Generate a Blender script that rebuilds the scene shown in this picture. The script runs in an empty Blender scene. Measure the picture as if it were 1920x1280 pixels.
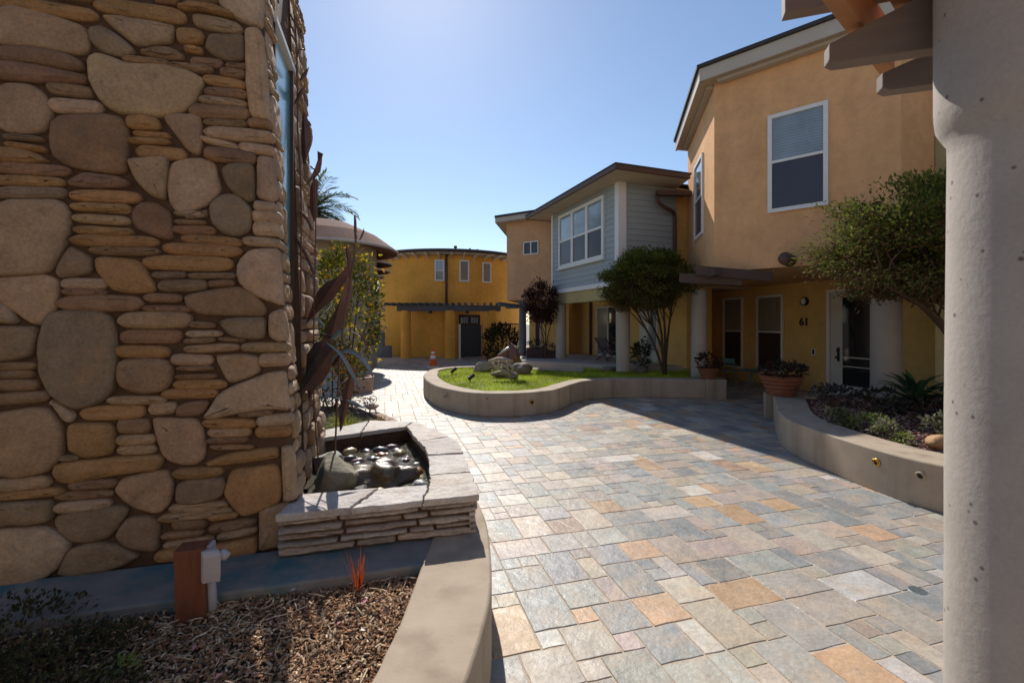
import bpy, bmesh, math, random
from mathutils import Vector, Matrix, noise as mnoise
random.seed(7)
R = random.Random(11)
S = bpy.context.scene
COL = S.collection
F = 853.0; CX = 960.0; HY = 605.0; EYE = 1.5

def P(px, py, Y):                      # a point of the place seen at this direction, Y metres ahead
    return Vector(((px-CX)/F*Y, Y, EYE-(py-HY)/F*Y))
def G(px, py, z=0.0):                  # the same on a level plane of height z
    Y = F*(EYE-z)/(py-HY)
    return Vector(((px-CX)/F*Y, Y, z))
def V2(x, y): return Vector((x, y, 0.0))
def lerp(a, b, t): return a+(b-a)*t
def hsh(c, v, rr=R):
    k = 1+rr.uniform(-v, v)
    return (max(0, c[0]*k*(1+rr.uniform(-v, v)*.35)), max(0, c[1]*k), max(0, c[2]*k*(1+rr.uniform(-v, v)*.35)))

# ------------------------------------------------------------------ mesh builder
class MB:
    def __init__(s): s.v = []; s.f = []; s.c = []; s.col = (1, 1, 1)
    def add(s, vs, fs, col=None):
        b = len(s.v); s.v.extend([tuple(x) for x in vs])
        for f in fs:
            s.f.append(tuple(i+b for i in f)); s.c.append(col or s.col)
        return s
    def obox(s, o, a, b, c, col=None):
        o = Vector(o); a = Vector(a); b = Vector(b); c = Vector(c)
        vs = [o, o+a, o+a+b, o+b, o+c, o+a+c, o+a+b+c, o+b+c]
        fs = [(0, 3, 2, 1), (4, 5, 6, 7), (0, 1, 5, 4), (1, 2, 6, 5), (2, 3, 7, 6), (3, 0, 4, 7)]
        if a.cross(b).dot(c) < 0: fs = [tuple(reversed(f)) for f in fs]
        return s.add(vs, fs, col)
    def box(s, x0, x1, y0, y1, z0, z1, col=None):
        return s.obox((x0, y0, z0), (x1-x0, 0, 0), (0, y1-y0, 0), (0, 0, z1-z0), col)
    def bar(s, p, q, w, h, up=(0, 0, 1), col=None):      # box beam from p to q
        p = Vector(p); q = Vector(q); d = (q-p); up = Vector(up)
        side = d.cross(up)
        if side.length < 1e-6: side = d.cross(Vector((1, 0, 0)))
        side.normalize(); u2 = side.cross(d).normalized()
        return s.obox(p-side*w/2-u2*h/2, d, side*w, u2*h, col)
    def prism(s, pts, z0, z1, col=None):                 # pts: list of (x,y)
        ar = sum(pts[i][0]*pts[(i+1) % len(pts)][1]-pts[(i+1) % len(pts)][0]*pts[i][1] for i in range(len(pts)))
        if ar < 0: pts = list(reversed(pts))
        n = len(pts)
        vs = [(p[0], p[1], z0) for p in pts]+[(p[0], p[1], z1) for p in pts]
        fs = [tuple(range(n, 2*n)), tuple(reversed(range(n)))]
        fs += [(i, (i+1) % n, n+(i+1) % n, n+i) for i in range(n)]
        return s.add(vs, fs, col)
    def extrude(s, pts, d, col=None):                    # 3-D outline swept by vector d
        n = len(pts); d = Vector(d); pts = [Vector(p) for p in pts]
        nn = Vector((0, 0, 0))
        for i in range(n): nn += pts[i].cross(pts[(i+1) % n])
        if nn.dot(d) < 0: pts.reverse()
        vs = pts+[p+d for p in pts]
        fs = [tuple(range(n, 2*n)), tuple(reversed(range(n)))]
        fs += [(i, (i+1) % n, n+(i+1) % n, n+i) for i in range(n)]
        return s.add(vs, fs, col)
    def tube(s, pts, rad, seg=8, col=None, cap=True):
        pts = [Vector(p) for p in pts]; n = len(pts)
        if not isinstance(rad, (list, tuple)): rad = [rad]*n
        vs = []; fs = []
        ref = Vector((0.31, 0.2, 0.93)).normalized()
        for i, p in enumerate(pts):
            t = (pts[min(i+1, n-1)]-pts[max(i-1, 0)])
            if t.length < 1e-9: t = Vector((0, 0, 1))
            t.normalize()
            a = t.cross(ref)
            if a.length < .2: a = t.cross(Vector((1, 0, 0)))
            a.normalize(); b = t.cross(a)
            for k in range(seg):
                an = 2*math.pi*k/seg
                vs.append(p+(a*math.cos(an)+b*math.sin(an))*rad[i])
        for i in range(n-1):
            for k in range(seg):
                k2 = (k+1) % seg
                fs.append((i*seg+k, i*seg+k2, (i+1)*seg+k2, (i+1)*seg+k))
        if cap:
            fs.append(tuple(reversed(range(seg)))); fs.append(tuple(range((n-1)*seg, n*seg)))
        return s.add(vs, fs, col)
    def lathe(s, c, prof, seg=32, a0=0.0, a1=2*math.pi, col=None):   # prof: (r,z)
        full = abs(a1-a0-2*math.pi) < 1e-6
        m = seg if full else seg+1
        vs = []; fs = []
        for (r, z) in prof:
            for k in range(m):
                an = a0+(a1-a0)*k/seg
                vs.append((c[0]+r*math.cos(an), c[1]+r*math.sin(an), c[2]+z))
        for i in range(len(prof)-1):
            for k in range(seg):
                k2 = (k+1) % m
                fs.append((i*m+k, i*m+k2, (i+1)*m+k2, (i+1)*m+k))
        return s.add(vs, fs, col)
    def quad(s, a, b, c, d, col=None): return s.add([a, b, c, d], [(0, 1, 2, 3)], col)
    def blob(s, c, r, seg=14, rings=9, rough=.12, freq=2.0, rot=0.0, seed=0, col=None, flat=0.0):
        vs = []; fs = []; c = Vector(c)
        cr, sr = math.cos(rot), math.sin(rot)
        for i in range(rings+1):
            th = math.pi*i/rings
            for k in range(seg):
                ph = 2*math.pi*k/seg
                d = Vector((math.sin(th)*math.cos(ph), math.sin(th)*math.sin(ph), math.cos(th)))
                q = d*freq+Vector((seed*3.1, seed*1.7, seed*.9))
                k1 = 1+rough*mnoise.noise(q)+rough*.5*mnoise.noise(q*2.3)
                if flat: k1 = round(k1/flat)*flat*.5+k1*.5
                x, y, z = d.x*r[0]*k1, d.y*r[1]*k1, d.z*r[2]*k1
                vs.append(c+Vector((x*cr-y*sr, x*sr+y*cr, z)))
        for i in range(rings):
            for k in range(seg):
                k2 = (k+1) % seg
                fs.append((i*seg+k, (i+1)*seg+k, (i+1)*seg+k2, i*seg+k2))
        return s.add(vs, fs, col)
    def leaf(s, p, d, nrm, L, W, col=None, fold=.25):     # a pointed leaf with a folded midrib
        p = Vector(p); d = Vector(d).normalized(); nrm = Vector(nrm)
        side = d.cross(nrm)
        if side.length < 1e-4: side = d.cross(Vector((.3, .5, .8)))
        side.normalize(); up = side.cross(d)
        m = p+d*L*.45
        vs = [p, m+side*W/2+up*W*fold, p+d*L, m-side*W/2+up*W*fold]
        return s.add(vs, [(0, 1, 2), (0, 2, 3)], col)
    def blade(s, pts, w, nrm=None, th=0.0, col=None, fold=0.0):   # a strap along pts, widths w[i]
        pts = [Vector(p) for p in pts]; n = len(pts); L = []; M = []; Rr = []
        for i, p in enumerate(pts):
            t = (pts[min(i+1, n-1)]-pts[max(i-1, 0)]).normalized()
            nn = Vector(nrm) if nrm is not None else Vector((0, 0, 1))
            sd = t.cross(nn)
            if sd.length < 1e-3: sd = t.cross(Vector((1, .2, .1)))
            sd.normalize(); up = sd.cross(t)
            L.append(p-sd*w[i]/2+up*fold*w[i]); Rr.append(p+sd*w[i]/2+up*fold*w[i]); M.append(p)
        vs = []
        for i in range(n): vs += [L[i], M[i], Rr[i]]
        fs = []
        for i in range(n-1):
            a = i*3; b = a+3
            fs += [(a, a+1, b+1, b), (a+1, a+2, b+2, b+1)]
        return s.add(vs, fs, col)
    def build(s, name, mat, parent=None, smooth=False, origin=None, bevel=0.0, solid=0.0, auto=None):
        me = bpy.data.meshes.new(name)
        if parent is not None: off = world_loc(parent); loc = Vector((0, 0, 0))
        else:
            if origin is None:
                xs = [v[0] for v in s.v]; ys = [v[1] for v in s.v]; zs = [v[2] for v in s.v]
                origin = ((min(xs)+max(xs))/2, (min(ys)+max(ys))/2, min(zs))
            off = Vector(origin); loc = off
        me.from_pydata([(v[0]-off[0], v[1]-off[1], v[2]-off[2]) for v in s.v], [], s.f)
        at = me.attributes.new('col', 'FLOAT_COLOR', 'CORNER')
        buf = []
        for f, c in zip(s.f, s.c):
            buf.extend((c[0], c[1], c[2], 1.0)*len(f))
        at.data.foreach_set('color', buf)
        if smooth: me.polygons.foreach_set('use_smooth', [True]*len(me.polygons))
        me.update()
        o = bpy.data.objects.new(name, me); COL.objects.link(o)
        if mat is not None: me.materials.append(mat)
        o.location = loc
        if parent is not None: o.parent = parent
        if solid:
            m = o.modifiers.new('thick', 'SOLIDIFY'); m.thickness = solid; m.offset = 0
        if bevel:
            m = o.modifiers.new('bev', 'BEVEL'); m.width = bevel; m.segments = 2; m.limit_method = 'ANGLE'; m.angle_limit = math.radians(40)
        if auto is not None:
            me.polygons.foreach_set('use_smooth', [True]*len(me.polygons))
            bm = bmesh.new(); bm.from_mesh(me); bm.normal_update()
            for e in bm.edges:
                if len(e.link_faces) == 2 and e.calc_face_angle(0) > auto: e.smooth = False
            bm.to_mesh(me); bm.free()
        return o

def world_loc(o):
    p = Vector((0, 0, 0))
    while o is not None: p += o.location; o = o.parent
    return p
def empty(name, loc, label, cat, group=None):
    o = bpy.data.objects.new(name, None); COL.objects.link(o); o.location = loc; o.empty_display_size = .1
    return tag(o, label, cat, group)
def tag(o, label=None, cat=None, group=None, kind=None):
    if label: o['label'] = label
    if cat: o['category'] = cat
    if group: o['group'] = group
    if kind: o['kind'] = kind
    return o
def lab(o, label): o['label'] = label; return o
def dup(o, loc, rotz, label, scale=None, parent=None):
    c = o.copy(); COL.objects.link(c)
    if parent is None:
        c.location = loc; c.rotation_euler = (0, 0, rotz); c['label'] = label
        if scale: c.scale = (scale,)*3
    else: c.parent = parent
    for ch in list(o.children): dup(ch, None, 0, None, None, c)
    return c

# ------------------------------------------------------------------ materials
def mk(name, base=(.5, .5, .5), rough=.7, spec=.3, metal=0.0, var=.15, vscale=6.0, bump=0.0, bscale=40.0, attr=False,
       stretch=None, coat=0.0, spots=None, streak=None, rvar=0.0, trans=0.0, detail=6.0, bdist=.02, second=None, fine=None, third=None, slats=None):
    m = bpy.data.materials.new(name); m.use_nodes = True
    nt = m.node_tree; N = nt.nodes; L = nt.links
    bs = N['Principled BSDF']
    bs.inputs['Roughness'].default_value = rough
    bs.inputs['Specular IOR Level'].default_value = spec
    bs.inputs['Metallic'].default_value = metal
    bs.inputs['Coat Weight'].default_value = coat
    bs.inputs['Coat Roughness'].default_value = .095
    tc = N.new('ShaderNodeTexCoord'); mp = N.new('ShaderNodeMapping')
    L.new(tc.outputs['Object'], mp.inputs['Vector'])
    if stretch: mp.inputs['Scale'].default_value = stretch
    vec = mp.outputs['Vector']
    if attr:
        a = N.new('ShaderNodeAttribute'); a.attribute_name = 'col'; col = a.outputs['Color']
    else:
        a = N.new('ShaderNodeRGB'); a.outputs[0].default_value = (*base, 1); col = a.outputs[0]
    def noise(sc, det=detail, ro=.6):
        n = N.new('ShaderNodeTexNoise'); n.inputs['Scale'].default_value = sc; n.inputs['Detail'].default_value = det
        n.inputs['Roughness'].default_value = ro; L.new(vec, n.inputs['Vector']); return n.outputs['Fac']
    def remap(f, a0, a1, b0, b1):
        r = N.new('ShaderNodeMapRange'); r.inputs[1].default_value = a0; r.inputs[2].default_value = a1
        r.inputs[3].default_value = b0; r.inputs[4].default_value = b1; L.new(f, r.inputs[0]); return r.outputs[0]
    def mult(c, f):
        x = N.new('ShaderNodeVectorMath'); x.operation = 'SCALE'; L.new(c, x.inputs[0]); L.new(f, x.inputs['Scale']); return x.outputs[0]
    def mix(c1, c2, f):
        x = N.new('ShaderNodeMix'); x.data_type = 'RGBA'
        L.new(f, x.inputs[0]); L.new(c1, x.inputs[6])
        if isinstance(c2, tuple): x.inputs[7].default_value = (*c2, 1)
        else: L.new(c2, x.inputs[7])
        return x.outputs[2]
    if var:
        col = mult(col, remap(noise(vscale), .25, .75, 1-var, 1+var))
    if second:                                   # (colour, scale, lo, hi, amount)
        col = mix(col, second[0], remap(noise(second[1], 5), second[2], second[3], 0, second[4]))
    if third: col = mix(col, third[0], remap(noise(third[1], 8, .7), third[2], third[3], 0, third[4]))
    if fine: col = mult(col, remap(noise(fine[0], 8, .7), .3, .7, 1-fine[1], 1+fine[1]))
    if slats:
        sx = N.new('ShaderNodeSeparateXYZ'); L.new(tc.outputs['Object'], sx.inputs[0])
        q = N.new('ShaderNodeMath'); q.operation = 'MULTIPLY'; q.inputs[1].default_value = 6.283/slats[0]; L.new(sx.outputs['Z'], q.inputs[0])
        q2 = N.new('ShaderNodeMath'); q2.operation = 'SINE'; L.new(q.outputs[0], q2.inputs[0]); col = mult(col, remap(q2.outputs[0], -.2, 1, 1-slats[1], 1+slats[1]))
    if streak:                                   # (colour, scale, amount) vertical stains
        mp2 = N.new('ShaderNodeMapping'); mp2.inputs['Scale'].default_value = (1, 1, .08); L.new(tc.outputs['Object'], mp2.inputs['Vector'])
        n = N.new('ShaderNodeTexNoise'); n.inputs['Scale'].default_value = streak[1]; n.inputs['Detail'].default_value = 5
        L.new(mp2.outputs[0], n.inputs['Vector'])
        col = mix(col, streak[0], remap(n.outputs['Fac'], .5, .75, 0, streak[2]))
    if spots:                                    # (colour, scale, size)
        vo = N.new('ShaderNodeTexVoronoi'); vo.inputs['Scale'].default_value = spots[1]; L.new(vec, vo.inputs['Vector'])
        col = mix(col, spots[0], remap(vo.outputs['Distance'], spots[2], spots[2]*.6, 0, .8))
    L.new(col, bs.inputs['Base Color'])
    if rvar: L.new(remap(noise(vscale*2.5), .3, .7, rough-rvar, rough+rvar), bs.inputs['Roughness'])
    if bump:
        b = N.new('ShaderNodeBump'); b.inputs['Strength'].default_value = bump; b.inputs['Distance'].default_value = bdist
        L.new(noise(bscale, 7, .65), b.inputs['Height']); L.new(b.outputs[0], bs.inputs['Normal'])
    if trans:
        out = N['Material Output']; tr = N.new('ShaderNodeBsdfTranslucent'); mx = N.new('ShaderNodeMixShader')
        mx.inputs[0].default_value = trans
        L.new(col, tr.inputs['Color']); L.new(bs.outputs[0], mx.inputs[1]); L.new(tr.outputs[0], mx.inputs[2]); L.new(mx.outputs[0], out.inputs['Surface'])
    return m

M = {}
M['stone'] = mk('wall_stone', attr=True, rough=.75, var=.22, vscale=9, bump=.8, bscale=34, bdist=.012, second=((.36, .19, .08), 5, .52, .75, .5), third=((.12, .085, .06), 16, .55, .75, .55), fine=(70, .25), rvar=.1)
M['veneer'] = mk('pale_stone', attr=True, rough=.7, var=.22, vscale=9, bump=.9, bscale=20, bdist=.018, second=((.36, .26, .18), 7, .5, .75, .6), third=((.2, .17, .14), 14, .56, .75, .5), fine=(60, .2))
M['mortar'] = mk('brown_mortar', (.10, .058, .036), rough=.9, var=.3, vscale=14, bump=.5, bscale=60)
M['paver'] = mk('slate_paver', attr=True, rough=.46, spec=.45, var=.2, vscale=4, bump=.75, bscale=13, bdist=.012, second=((.47, .33, .21), 5, .48, .72, .62), third=((.23, .21, .19), 9, .5, .74, .55), fine=(48, .16), rvar=.1)
M['grout'] = mk('sand_grout', (.50, .40, .30), rough=.9, var=.2, vscale=20, bump=.4, bscale=90)
M['conc'] = mk('seat_wall_concrete', (.39, .31, .23), rough=.8, var=.14, vscale=4, bump=.25, bscale=70, bdist=.006, streak=((.16, .11, .075), 5, .6), spots=((.18, .14, .1), 14, .05))
M['conc_grey'] = mk('grey_concrete', (.40, .345, .295), rough=.85, var=.1, vscale=3, bump=.3, bscale=50, bdist=.008, spots=((.16, .13, .11), 11, .07))
M['pillar'] = mk('pillar_concrete', (.40, .355, .32), rough=.85, var=.1, vscale=4, bump=.3, bscale=45, bdist=.006, spots=((.10, .07, .06), 19, .13), fine=(90, .08), third=((.30, .25, .22), 6, .55, .75, .35))
M['teal_conc'] = mk('painted_footing', (.215, .205, .19), rough=.75, var=.25, vscale=6, bump=.2, bscale=60, second=((.03, .15, .18), 2.2, .52, .62, .8))
M['mulch'] = mk('bark_mulch', attr=True, rough=.85, var=.25, vscale=30, bump=.2, bscale=80)
M['soil'] = mk('soil', (.055, .035, .024), rough=.95, var=.4, vscale=30, bump=.8, bscale=60)
def stucco(n, c, v=.07): return mk(n, c, rough=.9, spec=.15, var=.13, vscale=1.1, bump=.6, bscale=36, bdist=.014, fine=(7, .10), streak=((c[0]*.55, c[1]*.5, c[2]*.5), 2.2, .26))
M['peach'] = stucco('peach_stucco', (.70, .39, .19))
M['yellow'] = stucco('yellow_stucco', (.68, .43, .15))
M['tan'] = stucco('tan_stucco', (.60, .345, .19))
M['ochre'] = stucco('ochre_stucco', (.75, .38, .075))
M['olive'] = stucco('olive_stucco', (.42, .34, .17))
M['sand'] = stucco('sand_stucco', (.54, .40, .27))
M['beige'] = stucco('beige_stucco', (.40, .33, .25))
M['siding'] = mk('blue_grey_siding', (.335, .37, .385), rough=.6, var=.06, vscale=3, bump=.08, bscale=60, stretch=(1, 1, 6))
M['white'] = mk('white_paint', (.72, .71, .69), rough=.5, var=.05, vscale=8)
M['offwhite'] = mk('offwhite_paint', (.58, .54, .47), rough=.6, var=.06, vscale=5)
M['fascia'] = mk('grey_fascia', (.46, .40, .34), rough=.6, var=.06, vscale=4)
M['soffit'] = mk('beige_soffit', (.50, .41, .30), rough=.7, var=.08, vscale=5)
M['brown_metal'] = mk('brown_gutter', (.10, .055, .04), rough=.5, var=.1, vscale=6)
M['roofing'] = mk('dark_roofing', (.05, .045, .045), rough=.85, var=.2, vscale=12, bump=.4, bscale=50)
M['timber'] = mk('brown_beam', (.19, .145, .12), rough=.7, var=.12, vscale=5, stretch=(1, 1, 6), bump=.12, bscale=40)
M['dark_timber'] = mk('dark_trellis_timber', (.085, .055, .042), rough=.7, var=.15, vscale=5, bump=.12, bscale=40)
M['rafter'] = mk('orange_brown_rafter', (.42, .20, .09), rough=.7, var=.15, vscale=8, bump=.15, bscale=40)
M['slate_timber'] = mk('slate_grey_beam', (.10, .105, .125), rough=.7, var=.15, vscale=5)
M['glass'] = mk('dark_glass', (.022, .024, .03), rough=.04, spec=.6, var=0)
M['glass'].node_tree.nodes['Principled BSDF'].inputs['IOR'].default_value = 2.1
M['screen'] = mk('window_screen', (.045, .042, .06), rough=.25, spec=.5, var=.1, vscale=3)
M['sky_glass'] = mk('glass_with_blind', (.23, .27, .30), rough=.12, spec=.6, var=.3, vscale=2.2, coat=.8, slats=(.045, .14))  # slats are the blind; the mottled tone paints tree reflections into the pane
M['curtain'] = mk('glass_with_curtain', (.24, .22, .18), rough=.15, spec=.5, var=.2, vscale=4, stretch=(6, 6, .4), coat=.4)
M['teal_glass'] = mk('teal_panel', (.10, .33, .38), rough=.22, spec=.5, var=.3, vscale=3, coat=.5, second=((.03, .15, .2), 2, .5, .75, .7))
M['bronze'] = mk('dark_bronze', (.17, .09, .075), rough=.45, metal=.25, var=.3, vscale=7, bump=.1, bscale=30)
M['verdigris'] = mk('verdigris_metal', (.30, .34, .335), rough=.3, metal=.5, var=.25, vscale=8)
M['black'] = mk('black_metal', (.02, .02, .02), rough=.5, var=.1)
M['steel'] = mk('steel', (.45, .43, .40), rough=.35, metal=.8, var=.1)
M['brass'] = mk('brass', (.55, .33, .08), rough=.35, metal=.8, var=.25, vscale=30)
M['redwood'] = mk('redwood', (.17, .058, .03), rough=.7, var=.3, vscale=9, stretch=(5, 5, .6), bump=.2, bscale=30)
M['grey_pvc'] = mk('grey_plastic', (.42, .39, .39), rough=.5, var=.1, vscale=12)
M['terracotta'] = mk('terracotta', (.22, .08, .045), rough=.8, var=.2, vscale=10, bump=.3, bscale=30)
M['cone'] = mk('orange_rubber', (.75, .12, .015), rough=.5, var=.06)
M['refl'] = mk('pale_band', (.75, .72, .66), rough=.4, var=.05)
M['leaf'] = mk('leaf', attr=True, rough=.7, spec=.15, var=0, trans=.32)
M['bark'] = mk('bark', (.085, .055, .035), rough=.9, var=.3, vscale=12, stretch=(1, 1, .25), bump=.5, bscale=30)
M['grass'] = mk('grass', attr=True, rough=.6, spec=.25, var=0, trans=.35)
M['rock'] = mk('boulder', attr=True, rough=.75, var=.3, vscale=6, bump=.6, bscale=18, bdist=.02)
M['wet'] = mk('wet_stone', attr=True, rough=.3, spec=.45, var=.4, vscale=16, bump=.3, bscale=40, coat=.25, third=((.3, .26, .2), 30, .6, .8, .3))
M['teal_paint'] = mk('teal_paint', (.10, .21, .22), rough=.5, var=.08)
M['grey_fabric'] = mk('grey_sling', (.20, .18, .22), rough=.8, var=.1)
M['dark_wood'] = mk('dark_wood', (.06, .035, .03), rough=.7, var=.2, vscale=10)
M['shell'] = mk('brown_shell_roof', (.20, .105, .075), rough=.9, spec=.1, var=.15, vscale=3, bump=.2, bscale=30)
M['pink_wall'] = mk('pink_render', (.42, .29, .23), rough=.85, var=.1, bump=.2, bscale=50)
M['asph'] = mk('far_ground', (.22, .2, .17), rough=.9, var=.2, vscale=.8)

def water_mat():
    m = bpy.data.materials.new('water'); m.use_nodes = True; N = m.node_tree.nodes; L = m.node_tree.links
    b = N['Principled BSDF']; b.inputs['Base Color'].default_value = (.55, .5, .36, 1); b.inputs['Roughness'].default_value = .03
    b.inputs['Transmission Weight'].default_value = .85; b.inputs['IOR'].default_value = 1.33
    n = N.new('ShaderNodeTexNoise'); n.inputs['Scale'].default_value = 18; n.inputs['Detail'].default_value = 4
    tc = N.new('ShaderNodeTexCoord'); L.new(tc.outputs['Object'], n.inputs['Vector'])
    bp = N.new('ShaderNodeBump'); bp.inputs['Strength'].default_value = .5; bp.inputs['Distance'].default_value = .03
    L.new(n.outputs['Fac'], bp.inputs['Height']); L.new(bp.outputs[0], b.inputs['Normal'])
    return m
M['water'] = water_mat()

# ------------------------------------------------------------------ camera, light, sky
cam = bpy.data.cameras.new('camera'); co = bpy.data.objects.new('camera', cam); COL.objects.link(co)
co.location = (0, 0, EYE); co.rotation_euler = (math.radians(90), 0, 0)
cam.sensor_width = 36; cam.lens = F/1920*36; cam.shift_y = -35/1920; cam.clip_start = .02; cam.clip_end = 2000
cam.dof.use_dof = True; cam.dof.focus_distance = 6.0; cam.dof.aperture_fstop = 5.0
S.camera = co
AZ, EL = math.radians(-12), math.radians(41)
sd = Vector((math.sin(AZ)*math.cos(EL), math.cos(AZ)*math.cos(EL), math.sin(EL)))
sun = bpy.data.lights.new('sun', 'SUN'); so = bpy.data.objects.new('sun', sun); COL.objects.link(so)
sun.energy = 2.9; sun.angle = math.radians(.5); sun.color = (1, .94, .85)
so.rotation_euler = sd.to_track_quat('Z', 'Y').to_euler(); so.location = sd*50
w = bpy.data.worlds.new('World'); S.world = w; w.use_nodes = True
nt = w.node_tree; bg = nt.nodes['Background']; sk = nt.nodes.new('ShaderNodeTexSky'); sk.sky_type = 'NISHITA'
sk.sun_disc = False; sk.sun_elevation = EL; sk.sun_rotation = AZ; sk.air_density = 1.0; sk.dust_density = .18; sk.ozone_density = 1.8
nt.links.new(sk.outputs[0], bg.inputs[0]); bg.inputs[1].default_value = .07
S.view_settings.view_transform = 'Standard'; S.view_settings.look = 'None'; S.view_settings.exposure = .95
S.render.engine = 'CYCLES'; S.cycles.use_denoising = True; S.cycles.max_bounces = 8; S.cycles.diffuse_bounces = 5
S.cycles.caustics_reflective = False; S.cycles.caustics_refractive = False; S.cycles.sample_clamp_indirect = 6
# ================================================================== GROUND AND PAVING
g = MB(); g.quad((-150, -40, -.03), (150, -40, -.03), (150, 400, -.03), (-150, 400, -.03))
tag(g.build('ground', M['asph']), kind='structure')
E1 = Vector((.963, .269, 0)); E2 = Vector((-.269, .963, 0))
def inpoly(x, y, pts):
    c = False; j = len(pts)-1
    for i in range(len(pts)):
        if (pts[i][1] > y) != (pts[j][1] > y) and x < (pts[j][0]-pts[i][0])*(y-pts[i][1])/(pts[j][1]-pts[i][1])+pts[i][0]: c = not c
        j = i
    return c
def smooth_line(pts, n=4, closed=False):       # Catmull-Rom
    out = []; m = len(pts)
    rng = range(m) if closed else range(m-1)
    for i in rng:
        g_ = (lambda k: pts[k % m]) if closed else (lambda k: pts[max(0, min(m-1, k))])
        p0, p1, p2, p3 = (Vector(g_(i+k)) for k in (-1, 0, 1, 2))
        for t in range(n):
            u = t/n
            out.append(tuple(.5*((2*p1)+(p2-p0)*u+(2*p0-5*p1+4*p2-p3)*u*u+(3*p1-p0-3*p2+p3)*u**3)))
    if not closed: out.append(tuple(pts[-1]))
    return out
# outlines used by several things
isl_front = smooth_line([(-1.96, 10.4), (-1.9, 9.75), (-1.65, 8.84), (-1.30, 8.03), (-.85, 7.46), (-.47, 7.24), (.06, 7.24), (.425, 7.4), (.72, 7.64), (1.115, 8.35), (1.48, 8.84), (2.3, 9.08), (3.2, 9.03), (4.13, 8.93)], 4)
isl_back = smooth_line([(-1.96, 10.4), (-1.96, 11.0), (-1.72, 11.5), (-1.2, 11.85), (-.5, 11.8), (.3, 11.5), (1.0, 11.2), (1.75, 10.95)], 4)
isl_poly = isl_front+[(4.3, 11.6), (1.9, 11.6)]+list(reversed(isl_back))
rp_out = smooth_line([(4.12, 7.18), (3.7, 6.4), (3.28, 5.55), (3.19, 5.15), (3.175, 4.73), (3.2, 4.25), (3.28, 3.8), (3.42, 3.5), (3.62, 3.25), (3.95, 3.0), (4.6, 2.75)], 4)
rp_in = smooth_line([(4.5, 7.0), (4.1, 6.3), (3.72, 5.6), (3.6, 5.15), (3.58, 4.73), (3.6, 4.35), (3.67, 4.0), (3.8, 3.75), (3.95, 3.55), (4.2, 3.38), (4.7, 3.17)], 4)
rp_poly = rp_out+[(8, 2.7), (8, 7.6), (4.5, 7.6)]
cb_out = smooth_line([(-.34, .75), (-.2, 1.1), (-.143, 1.415), (-.1, 1.71), (-.088, 1.92), (-.1, 2.17), (-.145, 2.57), (-.25, 3.0), (-.37, 3.47), (-.6, 4.0), (-.95, 4.4), (-1.4, 4.6)], 4)
cb_in = smooth_line([(-.66, .75), (-.52, 1.1), (-.443, 1.415), (-.432, 1.55), (-.42, 1.69), (-.419, 1.87), (-.42, 2.12), (-.43, 2.5), (-.6, 3.2), (-.75, 3.6), (-1.1, 4.05), (-1.4, 4.2)], 4)
cb_poly = [(-3.2, .75)]+cb_out+[(-3.2, 4.6)]
PAL = [((.285, .283, .268), 28), ((.235, .238, .235), 11), ((.35, .325, .28), 20), ((.43, .375, .30), 14), ((.36, .295, .255), 14),
       ((.43, .285, .17), 6), ((.33, .22, .165), 4), ((.48, .445, .395), 7)]
def pick_pav(x, y):
    ws = []
    warm = max(0, min(1, (x-.3)/2.2))
    for (c, wt) in PAL:
        k = wt
        if c[0] > c[2]*2.2: k *= .35+1.5*warm
        if c[2] >= c[0]: k *= .75+.5*warm
        ws.append(k)
    return R.choices([c for c, _ in PAL], ws)[0]
pv = MB(); U = .116; used = set()
shapes = [((2, 3), 26), ((3, 2), 18), ((2, 2), 40), ((1, 2), 9), ((2, 1), 9), ((1, 1), 8)]
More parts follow.
